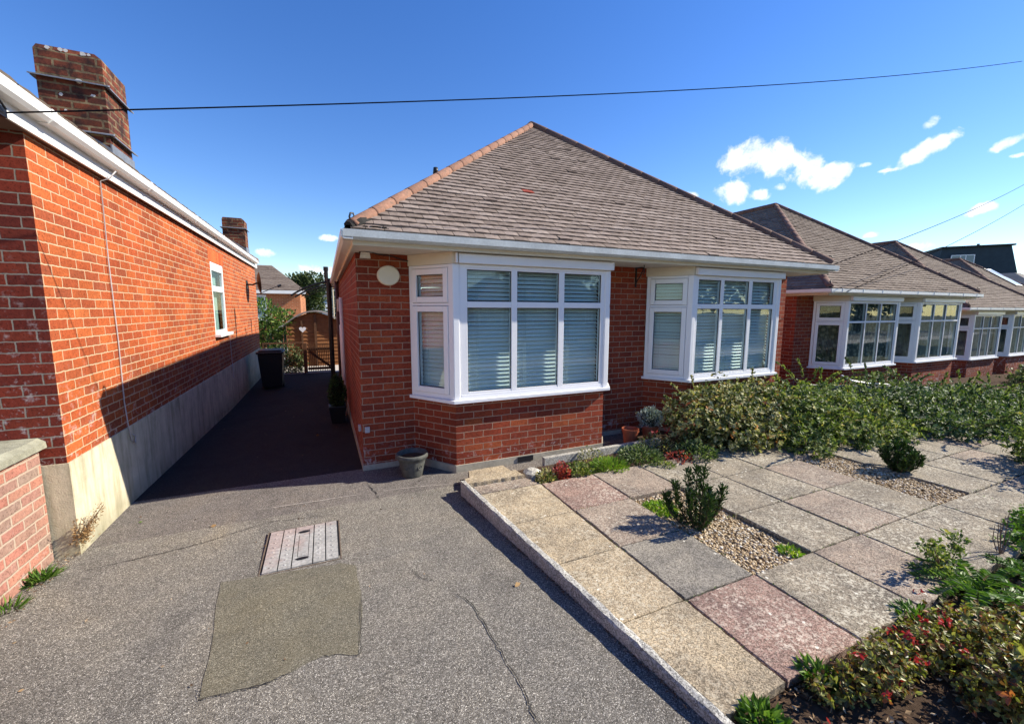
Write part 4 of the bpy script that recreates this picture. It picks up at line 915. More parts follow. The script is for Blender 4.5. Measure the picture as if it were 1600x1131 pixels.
g = MB(); cols = [X0, X0+.095, X0+.18, X0+.315, X0+.40, X1]
for i in range(5):
    if i == 2: continue
    g.box(cols[i]+.004, cols[i+1]-.004, Y0, Y1, z-.006, z+.008)
g.box(cols[2]+.004, cols[3]-.004, Y0, Y0+.06, z-.006, z+.008); g.box(cols[2]+.004, cols[3]-.004, Y1-.06, Y1, z-.006, z+.008)
g.box(cols[2]+.004, cols[2]+.03, Y0+.06, Y1-.06, z-.006, z+.0078); g.box(cols[3]-.03, cols[3]-.004, Y0+.06, Y1-.06, z-.006, z+.0078)
g.box(cols[2]+.034, cols[3]-.034, Y0+.13, Y1-.13, z-.006, z+.006); g.box(cols[2]+.03, cols[3]-.03, Y0+.062, Y0+.125, z-.006, z+.005); g.box(cols[2]+.03, cols[3]-.03, Y1-.125, Y1-.062, z-.006, z+.005)
for i in (0, 1, 3, 4):
    xm = (cols[i]+cols[i+1])/2
    for q in range(8):
        y = Y0+.05+(Y1-Y0-.1)*q/7; g.lathe([(.009,0),(.007,.004)], (xm, y, z+.008), 8)
cv = g.build('cover', MANH, mh)
for y in (Y0+.09, Y1-.09):
    g = MB(); n = 16; g.v = [((X0+X1)/2+.045*math.cos(2*math.pi*i/n), y+.017*math.sin(2*math.pi*i/n), z+.009) for i in range(n)]; g.face(list(range(n))); g.build('lifting_slot', RUBBER, cv)

# stone pot by the bay
pt = thing('stone_plant_pot', (.80, 4.45, 0), 'round grey stone pot with worn relief beside the bay wall', 'plant pot')
g = MB(); g.lathe([(.105,0),(.112,.01),(.128,.10),(.142,.165),(.146,.185),(.158,.195),(.160,.205),(.172,.215),(.172,.243),(.164,.252),(.152,.25),(.142,.235),(.135,.20),(.05,.19)], (.80,4.45,0), 40)
g.v = [(x+.004*noise.noise(Vector((x*40,y*40,z_*40))), y+.004*noise.noise(Vector((y*40,x*40,z_*40))), z_) for x, y, z_ in g.v]; pb = g.build('pot_body', STONE, pt, smooth=True)
g = MB()
for k_ in range(6):
    a = -2.2+k_*1.05; px, py = .80+.131*math.cos(a), 4.45+.131*math.sin(a); tx, ty = -math.sin(a), math.cos(a)
    pts = [(px+tx*.03*math.cos(q)*(1-q/9), py+ty*.03*math.cos(q)*(1-q/9), .115+.035*math.sin(q)*(1-q/9)) for q in np.linspace(0, 7, 16)]
    g.tube(pts, .006, 6)
g.build('relief_scroll', STONE, pt, smooth=True)
g = MB(); g.lathe([(.134,.0),(.13,.012),(.01,.02)], (.80,4.45,.195), 24); g.build('pot_soil', SOIL, pt)

# terracotta pots by the wall
def tpot(x, y, r, h, label, ball):
    t_ = thing('terracotta_pot', (x, y, .04), label, 'plant pot')
    g = MB(); g.lathe([(r*.72,0),(r*.93,h*.8),(r*.95,h*.82),(r*1.02,h*.83),(r*1.02,h),(r*.92,h),(r*.88,h*.85),(.01,h*.8)], (x, y, .04), 28); g.build('pot_body', POT, t_, smooth=False)
    if ball:
        g = MB(); g.lathe([(.02,0),(.10,.03),(.125,.11),(.10,.19),(.02,.22)], (x, y, h+.03), 16); g.build('foliage_core', plain('dark_core', (.03,.04,.03), 1.), t_, smooth=True)
        P, N = blob_points([(x, y, h+.15, .15, .15, .13)], 1500, .75); leaves('foliage', L['silver'], P, N, .03, t_, .35)
    return t_
tpot(3.62, 4.25, .11, .21, 'empty red terracotta pot in the corner beside the bay', False)
tpot(3.98, 4.28, .11, .20, 'terracotta pot holding a round silver leaved plant', True)

# wheelie bin, gate, trellis, canopy, planter at the end of the passage
wb = thing('wheelie_bin', (-1.22, 11.6, -.13), 'black wheelie bin standing in deep shade by the left wall', 'bin')
g = MB(); g.hexa([(-1.46,11.4,-.07),(-1.0,11.4,-.07),(-1.0,11.85,-.07),(-1.46,11.85,-.07),(-1.52,11.3,.80),(-.94,11.3,.80),(-.94,11.95,.80),(-1.52,11.95,.80)]); g.build('bin_body', DGREY, wb, bevel=.02)
g = MB(); g.box(-1.55,-.91,11.25,12.0,.802,.86); g.box(-1.50,-.96,11.3,11.95,.86,.90); g.build('lid', DGREY, wb, bevel=.025)
for x in (-1.46, -1.0):
    g = MB(); g.tube([(x-.02,11.86,-.04),(x+.02,11.86,-.04)], .09, 14); g.build('wheel', RUBBER, wb)
wb.scale = (.9, .9, .93)
gt = thing('garden_gate', (-.2, 14, -.13), 'dark slatted garden gate across the end of the side passage', 'gate')
g = MB()
for i in range(13): x = -.50+i*.049; g.box(x, x+.022, 14.0, 14.02, -.08, .745+(.012 if i % 2 else 0))
g.build('slats', WOODB, gt)
g = MB(); g.box(-.53,.135,14.021,14.06,.55,.62); g.build('rail', WOODB, gt); g = MB(); g.box(-.53,.135,14.021,14.06,-.04,.03); g.build('rail', WOODB, gt)
g = MB(); P = lambda x, z, y: (x, y, z); g.hexa([(-.5,14.061,.50),(-.45,14.061,.55),(.12,14.061,.06),(.07,14.061,.01),(-.5,14.08,.50),(-.45,14.08,.55),(.12,14.08,.06),(.07,14.08,.01)]); g.build('diagonal_brace', WOODB, gt)
g = MB(); g.box(-.64,-.54,14,14.1,-.14,.78); g.build('gate_post', WOODB, gt)
g = MB(); g.box(-.6,.2,14.1,14.4,-.129,-.10); tag(g.build('doorstep', plain('pale_step', (.6,.56,.5), .9)), 'pale stone step behind the dark garden gate', 'step')
tr = thing('trellis_panel', (-1.0, 14.05, -.13), 'dark lattice trellis panel between the bin and the gate', 'trellis')
g = MB()
for i in range(9):
    x = -1.68+i*.13; g.tube([(x,14.06,-.13),(min(x+.9,-.66),14.06,-.13+min(.9,-.66-x))], .008, 4); g.tube([(x+.05,14.075,-.13),(max(x-.85,-1.68),14.075,-.13+min(.85,x+.05+1.68))], .008, 4)
g.build('lattice', WOODB, tr); g = MB(); g.box(-1.7,-.65,14.04,14.09,.77,.81); g.box(-1.7,-1.66,14.04,14.09,-.13,.77); g.build('trellis_frame', WOODB, tr)
tc_ = thing('climbing_plant', (-1.0, 14.2, -.13), 'pale leaved climbing plant growing through the dark trellis', 'plant')
P, N = blob_points([(-1.15,14.25,.35,.5,.16,.48),(-.85,14.2,.1,.25,.15,.3),(-1.1,14.25,.1,.5,.16,.35)], 2600, .3, -.12); leaves('foliage', L['dark'], P, N, .06, tc_, .6)
cp = thing('door_canopy', (.15, 11.6, 0), 'black metal canopy with two curved ribs and a post on the side wall', 'canopy')
for y_, sx in ((11.4, 1.0), (12.9, 1.0)):
    g = MB(); pts = [(.31-1.02*t_*sx, y_, 2.46+.02-.36*t_**2.0) for t_ in np.linspace(0, 1, 12)]; g.tube(pts, .022, 6)
    pts = [(.31-.80*t_*sx, y_, 2.36-.26*t_**2.0) for t_ in np.linspace(0, 1, 10)]; g.tube(pts, .009, 6)
    for q in range(5): x = .2-q*.17; g.tube([(x+.04*math.cos(a), y_, 2.37-.02*q+.035*math.sin(a)) for a in np.linspace(0, 6, 12)], .006, 5)
    g.build('curved_rib', BLACK, cp)
g = MB(); g.tube([(.13,11.4,-.14),(.13,11.4,2.55)], .055, 8); g.build('post', BLACK, cp)
g = MB(); g.tube([(.09,12.2,2.45),(.09,12.2,2.86)], .05, 10); g.tube([(.09,12.2,2.80),(.09,12.2,2.90)], .062, 10); g.tube([(.09,12.2,2.5),(.2,12.25,2.4)], .05, 10); tag(g.build('flue_pipe', BLACK), 'short black flue pipe standing up beside the left eaves of the centre bungalow', 'flue pipe')
tp = thing('topiary_planter', (.13, 7.4, -.08), 'narrow clipped evergreen column in a black tapered planter against the side wall', 'planter')
g = MB(); g.hexa([(.03,7.3,-.08),(.22,7.3,-.08),(.22,7.5,-.08),(.03,7.5,-.08),(-.01,7.24,.22),(.26,7.24,.22),(.26,7.54,.22),(-.01,7.54,.22)]); g.build('planter_box', DGREY, tp, bevel=.01)
P, N = blob_points([(.125,7.4,.42,.12,.13,.28)], 2600, .8); leaves('foliage', L['yew'], P, N, .035, tp, .5)
g = MB(); g.lathe([(.06,0),(.085,.2),(.085,.4),(.03,.52)], (.125,7.4,.18), 12); g.build('foliage_core', plain('green_core', (.01,.02,.008), 1.), tp)

# back garden: shed, laurel, fence, far houses, trees
sh = thing('garden_shed', (-.35, 18.2, -.13), 'orange brown timber shed with a curved roof behind the garden gate', 'shed')
def arch(x): t_ = (x+.36)/.95; return 1.66-.36*t_*t_
g = MB()
for r_i in range(15):
    z0_, z1_ = -.13+r_i*.125, -.13+(r_i+1)*.125-.012
    xa = [x for x in np.linspace(-1.35,.62,50) if arch(x) > z1_]
    if not xa: continue
    g.cr = random.random(); g.hexa([(xa[0],18.2,z0_),(xa[-1],18.2,z0_),(xa[-1],18.26,z0_),(xa[0],18.26,z0_),(xa[0],18.225,z1_),(xa[-1],18.225,z1_),(xa[-1],18.26,z1_),(xa[0],18.26,z1_)])
g.cr = None
xs2 = np.linspace(-1.35,.62,24)
b = len(g.v); g.v += [(x, 18.25, arch(x)) for x in xs2] + [(x, 18.25, -.13) for x in xs2]
for i in range(23): g.face([b+i, b+24+i, b+25+i, b+i+1])
g.box(-1.35,-1.33,18.26,20.5,-.13,1.2); g.box(.60,.62,18.26,20.5,-.13,1.2)
g.build('timber_wall', SHEDW, sh)
g = MB(); b = 0
for y_ in (18.05, 20.6):
    for x in np.linspace(-1.5,.8,24): g.v += [(x, y_, arch(x)+.03), (x, y_, arch(x)+.075)]
for i in range(23):
    a = 2*i; g.face([a+1, a+3, 48+a+3, 48+a+1]); g.face([a, a+1, 48+a+1, 48+a][::-1]); g.face([a+2, a, 48+a, 48+a+2]); g.face([a, a+2, a+3, a+1])
g.build('curved_roof', plain('shed_felt', (.30,.27,.25), .9), sh)
g = MB(); g.box(-.40,-.31,18.15,18.199,-.13,1.60); g.box(-.86,-.80,18.15,18.199,-.13,1.4); g.build('door_frame', WOODB, sh)
sh.scale = (.863, .863, 1.01); sh.location = (-.30, 15.7, -.13)
hm = MB(); pts = []
for t_ in np.linspace(0, 2*math.pi, 28)[:-1]:
    hx = 16*math.sin(t_)**3; hz = 13*math.cos(t_)-5*math.cos(2*t_)-2*math.cos(3*t_)-math.cos(4*t_); pts.append((-.80+hx*.0065, 1.02+hz*.0065))
b = len(hm.v); hm.v += [(x, 18.10, z_) for x, z_ in pts]+[(x, 18.13, z_) for x, z_ in pts]; n = len(pts)
hm.face(list(range(n))); hm.face([n+i for i in range(n)][::-1])
for i in range(n): hm.face([i, (i+1) % n, n+(i+1) % n, n+i])
ho = hm.build('heart_ornament', UPVC); ho.location = (.11, -2.56, .108); tag(ho, 'white heart ornament hanging on the front of the timber shed', 'ornament')
gf = thing('garden_fence', (-1.9, 19, -.13), 'short pale green fence panel left of the timber shed', 'fence')
g = MB()
for i in range(9): g.box(-1.95+i*.11, -1.855+i*.11, 17.2+i*.02, 17.22+i*.02, -.13, 1.0+.035*i)
g.build('boards', GREENW, gf); g = MB(); g.tube([(-2.2,17.15,.92),(-.95,17.3,1.33)], .03, 6); g.build('top_rail', plain('pale_rail', (.5,.5,.46), .8), gf)
lb = thing('laurel_bush', (-2.1, 16.2, -.13), 'bright green laurel bush growing behind the left house', 'bush')
P, N = blob_points([(-2.0,16.0,1.45,.75,.6,.65),(-1.35,15.9,1.35,.45,.4,.45),(-2.6,16.2,1.0,.6,.6,.8),(-1.9,16.1,.8,.5,.5,.7)], 5200, .7); leaves('foliage', L['laurel'], P, N, .11, lb, .5)
g = MB()
for i in range(6): g.tube([(-2.1+random.uniform(-.1,.1),16.2,-.13),(-2.1+random.uniform(-.5,.5),16.1,.7),(-2.0+random.uniform(-.7,.7),16,1.4)], [.04,.03,.012], 6)
g.build('stem', BARK, lb)
# far brick house behind
bh = thing('brick_house', (-4, 26, -1), 'low orange brick house with brown tiled roof behind the laurel bush', 'house')
g = MB(); g.box(-8,-1.10,24.3,31,-1,2.68); g.build('wall', B_FAR, bh)
g = MB(); rE = [(-8.4,24.0,2.74),(-.86,24.0,2.74),(-.86,31.3,2.74),(-8.4,31.3,2.74)]; rA = (-4.2,27.6,4.72)
g.poly([rE[0],rE[1],(-2.6,27.6,4.25),(-7,27.6,4.25)]); g.poly([rE[1],rE[2],(-2.6,27.6,4.25)]); g.poly([rE[2],rE[3],(-7,27.6,4.25),(-2.6,27.6,4.25)]); g.poly([rE[3],rE[0],(-7,27.6,4.25)]); g.poly(rE[::-1])
roof_plane(g, rE[0], rE[1], (0,3.6,1.51), .36, .45, 3.85, .14, .3); g.build('roof', TILE2, bh)
g = MB(); g.box(-8.45,-.82,23.93,23.99,2.56,2.72); g.build('gutter', GUTTERW, bh)
g = MB(); g.box(-3.3,-2.62,24.25,24.298,1.2,2.5); wn = g.build('window', UPVC, bh); g = MB(); g.box(-3.2,-2.72,24.24,24.249,1.3,2.4); g.build('window_pane', plain('dark_pane', (.25,.35,.38), .15, .8), wn)
def far_tree(x, y, z0_, h, r_, m, label, n=7000, ls=.35):
    t_ = thing('tree', (x, y, z0_), label, 'tree'); g = MB(); g.tube([(x,y,z0_),(x+.1,y,z0_+h*.5),(x,y,z0_+h*.9)], [r_*.14,r_*.09,.03], 8)
    for i in range(8): a = i*2.4; g.tube([(x,y,z0_+h*(.3+.06*i)),(x+r_*.7*math.cos(a),y+r_*.7*math.sin(a),z0_+h*(.45+.06*i))], [r_*.05,.02], 5)
    g.build('trunk', BARK, t_)
    bl = [(x+random.uniform(-.5,.5)*r_, y+random.uniform(-.5,.5)*r_, z0_+h*random.uniform(.35,.85), r_*random.uniform(.4,.65), r_*random.uniform(.4,.65), h*random.uniform(.12,.22)) for _ in range(11)]
    P, N = blob_points(bl, n, .5); leaves('crown', m, P, N, ls, t_, .6)
far_tree(-1.9, 46, -1, 6.0, 2.5, L['tree'], 'dark conifer-like tree rising behind the low brick house', 9000, .28)
gh = thing('grey_house', (.6, 60, -2), 'pale grey gabled house far beyond the shed roof', 'house')
g = MB(); g.box(-1.9,1.5,60,66,-2,3.2); g.build('wall', HOUSEG, gh)
g = MB(); g.hexa([(-2.2,59.7,3.2),(1.8,59.7,3.2),(1.8,66,3.2),(-2.2,66,3.2),(-.2,59.8,4.6),(.0,59.8,4.6),(.0,66,4.6),(-.2,66,4.6)]); g.build('roof', plain('far_grey_roof', (.16,.17,.18), .9), gh)
g = MB(); g.box(-1.5,-.6,59.93,59.99,1.6,2.7); g.box(.1,1.0,59.93,59.99,1.6,2.7); g.build('window', UPVC, gh)
gh = thing('dark_house', (5, 70, -2), 'dark roofed house far beyond the grey gabled house', 'house')
g = MB(); g.box(-1,9,70,78,-2,4.5); g.build('wall', plain('far_dark_brick', (.12,.07,.06), .9), gh)
g = MB(); g.hexa([(-1.5,69.5,4.5),(9.5,69.5,4.5),(9.5,78,4.5),(-1.5,78,4.5),(1.5,73,7),(7,73,7),(7,75,7),(1.5,75,7)]); g.build('roof', plain('far_slate', (.07,.08,.09), .9), gh)
g = MB(); g.tube([(.75,40,-1),(.75,40,4.1)], .07, 8); tag(g.build('telegraph_pole', plain('pale_pole', (.5,.42,.3), .9)), 'thin pale pole standing behind the shed at the end of the passage', 'pole')
far_tree(2.2, 52, -1.5, 5.0, 2.0, L['tree'], 'dark bushy tree beyond the shed, right of the grey house', 3000, .3)

# dark building beyond the fourth bungalow
db = thing('dark_clad_building', (61, 22, -1.5), 'tall dark slate clad building with flat roof beyond the bungalows', 'building')
A_, B_ = Vector((60.2, 22.8, 0)), Vector((63.7, 18.6, 0)); ax_ = (B_-A_).normalized(); bk = Vector((-ax_.y, ax_.x, 0));
if bk.dot(Vector((1, 1, 0))) < 0: bk = -bk
LnB = 5.5
P = lambda u, d, z_: tuple(A_+ax_*u+bk*d+Vector((0, 0, z_)))
g = MB(); g.hexa([P(-.6,-.5,4.2),P(LnB+.5,-.5,4.2),P(LnB+.5,7,4.2),P(-.6,7,4.2),P(0,0,8.35),P(LnB-.3,0,8.35),P(LnB-.3,7,8.35),P(0,7,8.35)])
g.hexa([P(-4.5,2,4.2),P(-.2,2,4.2),P(-.2,8,4.2),P(-4.5,8,4.2),P(-3.5,2.5,7.6),P(-.2,2.5,7.9),P(-.2,8,7.9),P(-3.5,8,7.6)])
g.build('mansard_roof', SLATE, db)
g = MB(); g.hexa([P(-.15,-.25,8.352),P(LnB-.1,-.25,8.352),P(LnB-.1,7,8.352),P(-.15,7,8.352),P(-.15,-.25,8.5),P(LnB-.1,-.25,8.5),P(LnB-.1,7,8.5),P(-.15,7,8.5)]); g.build('roof_edge', BLACK, db)
g = MB(); g.hexa([P(-5,-.4,-2),P(LnB+.4,-.4,-2),P(LnB+.4,7,-2),P(-5,7,-2),P(-5,-.4,4.199),P(LnB+.4,-.4,4.199),P(LnB+.4,7,4.199),P(-5,7,4.199)]); g.build('wall', plain('dark_wall', (.1,.08,.07), .9), db)
g = MB()
def fbox(u0, u1, z0_, z1_, d=-.36, t_=.1): g.hexa([P(u0,d,z0_),P(u1,d,z0_),P(u1,d+t_,z0_),P(u0,d+t_,z0_),P(u0,d+.0,z1_),P(u1,d,z1_),P(u1,d+t_,z1_),P(u0,d+t_,z1_)])
for u in (.65, 1.35, 1.75, 2.4): fbox(u, u+.07, 5.6, 7.55)
fbox(.65, 2.47, 7.5, 7.58, -.37); fbox(.65, 1.8, 6.9, 6.97, -.37); 
wn = g.build('window', UPVC, db); g = MB(); fbox(.7, 2.4, 5.6, 7.5, -.34, .05); g.build('window_pane', plain('dusk_pane', (.1,.14,.17), .1, .9), wn)
g = MB(); g.tube([P(3.9,3,8.5),P(3.9,3,9.0)], .12, 8); g.build('flue', BLACK, db)
# pale roof at the right edge
pr = thing('bungalow', (44, 8, -2), 'grey tiled bungalow roof at the right edge below the dark building', 'bungalow')
g = MB(); g.hexa([(38,8.5,-2),(46,8.5,-2),(46,17,-2),(38,17,-2),(38,8.5,1.6),(46,8.5,1.6),(46,17,1.6),(38,17,1.6)]); g.build('wall', B_MAIN, pr)
g = MB(); g.hexa([(37.5,8,1.6),(46.5,8,1.6),(46.5,17.5,1.6),(37.5,17.5,1.6),(41.6,12,4.3),(42.4,12,4.3),(42.4,14,4.3),(41.6,14,4.3)]); g.build('roof', plain('pale_far_tiles', (.22,.2,.18), .9, .1, 0, .2, 3), pr)

# ------------------------------------------------------------------ cables
def sag(p0, p1, s, n=30):
    p0, p1 = Vector(p0), Vector(p1); return [p0.lerp(p1, i/n)-Vector((0, 0, s*4*(i/n)*(1-i/n))) for i in range(n+1)]
pole = (12.9, 4.05, 6.72)
g = MB(); g.tube(sag((-1.66,3.62,2.945), pole, .13, 40), .0048, 6); tag(g.build('overhead_cable', WIRE), 'long black overhead cable crossing the whole sky from the left house', 'cable', 'overhead cables')
far_p = Vector((24.7, 7.2, 6.62))
g = MB(); g.tube(sag((7.05,4.12,2.42), far_p, .12), .007, 5); tag(g.build('overhead_cable', WIRE), 'upper of the two thin cables rising at the right, from the centre bungalow', 'cable', 'overhead cables')
g = MB(); g.tube(sag((9.6,5.0,2.18), Vector((24.9,7.2,5.9)), .12), .007, 5); tag(g.build('overhead_cable', WIRE), 'lower of the two thin cables rising at the right, from the second bungalow', 'cable', 'overhead cables')

# ------------------------------------------------------------------ plants in the front garden
def bush(name, loc, label, cat, blobs, n, ls, m, shell=.6, zmin=.05, stems=0, aspect=.55, group=None, core=None):
    t_ = thing(name, loc, label, cat, group)
    P, N = blob_points(blobs, n*7//4, shell, zmin); q_ = rng.permutation(len(P)); rosettes('foliage', m, P[q_], N[q_], ls*.95, t_, aspect)
    if stems:
        g = MB()
        for i in range(stems):
            b_ = random.choice(blobs); d = Vector((random.uniform(-1,1), random.uniform(-1,1), random.uniform(.1,1))).normalized()
            e = Vector(b_[:3])+Vector((d.x*b_[3], d.y*b_[4], d.z*b_[5]))*random.uniform(.85,1.15); s = Vector((loc[0]+random.uniform(-.1,.1), loc[1]+random.uniform(-.1,.1), loc[2])); mid = s.lerp(e, .5)+Vector((random.uniform(-.05,.05), random.uniform(-.05,.05), .05))
            g.tube([s, mid, e], [.012,.007,.0025], 5)
        g.build('stem', TWIG, t_)
    return t_
def shoots(t_, m, base, blobs_, n, ls, k=60, length=.35, up=.4):
    """arching shoots set with leaves, sticking out of a bush"""
    P, N = [], []
    g = MB()
    for _ in range(n):
        b_ = random.choice(blobs_); d = Vector((random.uniform(-1,1), random.uniform(-1,.5), random.uniform(0,1))).normalized()
        s = Vector(b_[:3])+Vector((d.x*b_[3], d.y*b_[4], d.z*b_[5]))*.85; dd = (d+Vector((0,0,up))).normalized(); L_ = length*random.uniform(.5,1.2); pts = []
        for q in range(6): tt = q/5; pts.append(s+dd*L_*tt-Vector((0,0,.35*L_*tt*tt)))
        g = MB(); g.tube(pts, [.004,.004,.003,.003,.002,.001], 4); g.build('shoot', TWIG, t_)
        for q in range(k):
            tt = random.random(); i = min(4, int(tt*5)); p = pts[i].lerp(pts[i+1], tt*5-i); P.append(p); N.append(dd+Vector((random.uniform(-1,1), random.uniform(-1,1), random.uniform(-.2,1)))*.8)
    leaves('foliage', m, np.array([tuple(p) for p in P]), np.array([tuple(q) for q in N]), ls, t_, .55, .2)
b1 = [(4.35,3.78,.42,.50,.42,.42),(4.75,3.75,.50,.50,.45,.42),(5.25,3.75,.48,.55,.5,.40),(4.55,3.5,.30,.45,.35,.28),(5.0,3.45,.33,.45,.38,.28)]
t1 = bush('variegated_shrub', (4.7,3.7,.04), 'dense yellow variegated shrub under the farther bay window', 'shrub', b1, 9500, .046, L['varieg'], .62, .05, 14, .6)
shoots(t1, L['varieg'], None, b1[:3], 14, .042, 50, .28, .5)
b2 = [(5.8,3.6,.42,.6,.5,.40),(6.4,3.5,.42,.65,.5,.38),(7.0,3.4,.30,.6,.5,.36),(5.6,3.2,.25,.45,.4,.24),(6.2,3.05,.22,.5,.4,.22),(6.8,3.0,.20,.5,.4,.22),(5.3,3.0,.16,.3,.3,.14)]
t2 = bush('spreading_shrub', (6.2,3.3,.04), 'mid green spreading shrub in the middle, right of the variegated one', 'shrub', b2, 12000, .052, L['shrub'], .6, .03, 16, .5)
shoots(t2, L['shrub'], None, b2, 34, .048, 55, .42, .25)
shoots(t2, L['shrub'], None, [(6.5,3.7,.75,.5,.3,.1)], 8, .04, 50, .4, .8)
b3 = [(8.6,4.0,.10,.7,.6,.55),(9.4,4.1,.08,.7,.6,.60),(8.1,3.4,.10,.7,.6,.5),(9.0,3.4,.05,.8,.6,.55),(10.3,4.1,-.12,.7,.6,.5),(9.8,3.3,0,.8,.6,.5),(7.7,2.95,.05,.5,.45,.38),(8.5,2.7,.0,.6,.5,.42),(9.4,2.6,-.05,.7,.5,.45),(7.9,2.6,.05,.5,.35,.30),(8.9,2.25,.0,.6,.4,.38),(9.9,2.2,-.05,.7,.45,.42)]
t3 = bush('dark_shrub', (9,3.4,-.15), 'large dark green arching shrub in front of the second bungalow', 'shrub', b3, 24000, .06, L['dark'], .6, -.4, 20, .5)
shoots(t3, L['dark'], None, b3, 60, .052, 60, .6, .3)
b4 = [(11.3,4.1,-.15,.8,.6,.55),(12.2,4.2,-.28,.8,.6,.55),(11.2,3.3,-.08,.8,.6,.5),(13.2,4.3,-.38,.9,.7,.55),(12.4,3.2,-.22,.9,.7,.52),(13.8,3.4,-.3,.9,.7,.52),(10.7,2.2,-.05,.7,.5,.45),(11.8,2.4,-.1,.8,.6,.5),(13,2.4,-.2,.9,.6,.5)]
t4 = bush('dark_shrub', (12,3.4,-.35), 'dark shrub at the right edge, below the third bungalow windows', 'shrub', b4, 24000, .06, L['dark'], .6, -.6, 14, .5)
shoots(t4, L['shrub'], None, b4, 40, .06, 50, .55, .4)
b5 = [(18.6,4.6,-.35,.9,.7,.7),(20,4.6,-.3,1.2,.7,.75),(21.5,4.8,-.3,1.2,.8,.8)]
bush('round_hedge', (18.5,5,-.6), 'rounded dark hedge far right in front of the third bungalow', 'hedge', b5, 9000, .08, L['dark'], .7, -.8, 4)
def yew(x, y, z, r_, h, label, n=11):
    t_ = thing('evergreen_shrub', (x, y, z), label, 'shrub', 'small upright evergreen shrubs in gravel squares'); g = MB(); P, N = [], []
    for i in range(n-1):
        a = i*2.4; q = ((i+.5)/(n-1))**.6; lean = Vector((math.cos(a), math.sin(a), 0))*r_*q*random.uniform(.85,1.1); hh = h*(1-.42*q*q)*random.uniform(.66,1.06)
        s = Vector((x, y, z))+lean*.35; e = Vector((x, y, z+hh))+lean*1.0; mid = s.lerp(e, .5)+lean*.2
        g.tube([s, mid, e], [.008,.006,.002], 5)
        for _ in range(330):
            tt = random.random()**.7; p = s.lerp(mid, tt*2) if tt < .5 else mid.lerp(e, tt*2-1); d = Vector((random.uniform(-1,1), random.uniform(-1,1), random.uniform(-.1,1)))
            P.append(tuple(p+d*random.uniform(.004,.026))); N.append(tuple(d+Vector((0,0,.6))))
    g.build('stem', BARK, t_); leaves('foliage', L['yew'], P, N, .036, t_, .34, .15)
yew(2.66, 2.28, .06, .25, .52, 'small upright evergreen shrub in the nearer gravel square')
yew(5.62, 2.25, .06, .21, .36, 'small bushy evergreen shrub in the farther gravel square', 14)
def tuft(name, x, y, z, r_, h, m, n, ls, label, cat, aspect=.3, flowers=0):
    t_ = thing(name, (x, y, z), label, cat); P, N = [], []
    for _ in range(n):
        a = random.random()*6.28; q = random.random()**.5; P.append((x+math.cos(a)*r_*q, y+math.sin(a)*r_*q, z+random.random()*h*(1-.5*q))); N.append((math.cos(a)*q, math.sin(a)*q, random.uniform(.2,1.2)))
    leaves('foliage', m, P, N, ls, t_, aspect, .3)
    if flowers:
        P2 = [(x+random.uniform(-1,1)*r_*.8, y+random.uniform(-1,1)*r_*.8, z+h*random.uniform(.5,1.15)) for _ in range(flowers)]
        P2 = [tuple(np.array(p)+rng.normal(0,.007,3)) for p in P2 for _ in range(6)]; leaves('flower', L['flower'], P2, rng.normal(0,1,(len(P2),3)), .022, t_, .7)
    return t_
tuft('low_succulent', 2.60, 2.62, .06, .14, .05, L['lime'], 700, .03, 'low lime green mat plant in the near gravel square', 'plant', .6)
tuft('ground_weed', 2.98, 1.75, .05, .07, .05, L['lime'], 160, .035, 'small bright weed at the near corner of the gravel square', 'weed', .5)
tuft('flowering_plant', 1.98, 3.56, .05, .10, .16, L['varieg'], 420, .035, 'pale green small plant left of the red leaved plant', 'plant', .55)
tuft('red_plant', 2.16, 3.56, .05, .085, .22, L['red'], 420, .035, 'small red leaved plant standing against the bay plinth', 'plant', .5)
tuft('low_plant', 2.38, 3.58, .05, .15, .17, L['shrub'], 700, .035, 'bushy green plant right of the red leaved plant', 'plant', .55)
tuft('grass_clump', 2.78, 3.58, .05, .19, .13, L['lime'], 1100, .055, 'bright green grassy clump in front of the bay', 'plant', .16)
tuft('dry_plant', 2.72, 3.86, .05, .14, .22, L['varieg'], 260, .03, 'thin yellowish plant against the bay corner', 'plant', .5)
tuft('low_plant', 3.25, 3.62, .05, .25, .22, L['dark'], 1300, .035, 'dark low plant between the grassy clump and the red tipped plant', 'plant', .5)
tuft('low_plant', 3.62, 3.78, .05, .22, .30, L['varieg'], 700, .03, 'wispy plant in front of the terracotta pots', 'plant', .5, 6)
tuft('red_tipped_plant', 3.62, 3.42, .05, .15, .17, L['red'], 260, .035, 'red tipped low plant left of the variegated shrub', 'plant', .5)
tuft('low_plant', 3.92, 3.45, .05, .24, .24, L['dark'], 1500, .035, 'dark green low plant under the variegated shrub', 'plant', .5)
tuft('low_plant', 3.35, 3.33, .08, .09, .07, L['shrub'], 200, .03, 'small green sprig behind the near evergreen shrub', 'plant', .5)
g = MB(); g.box(2.2,3.95,4.0,4.06,.0,.13); g.v = [(x, y+.02*(x-2.2)+.01*noise.noise(Vector((x*9,0,0))), z_) for x, y, z_ in g.v]
tag(g.build('edging_stone', KERB), 'pale edging stone along the flower border in front of the wall', 'edging')
g = MB(); g.lathe([(.11,0),(.10,.07),(.05,.10)], (1.93,3.78,.03), 9); tag(g.build('rough_stone', KERB, smooth=False), 'rough grey stone behind the pale green plant by the bay', 'stone')

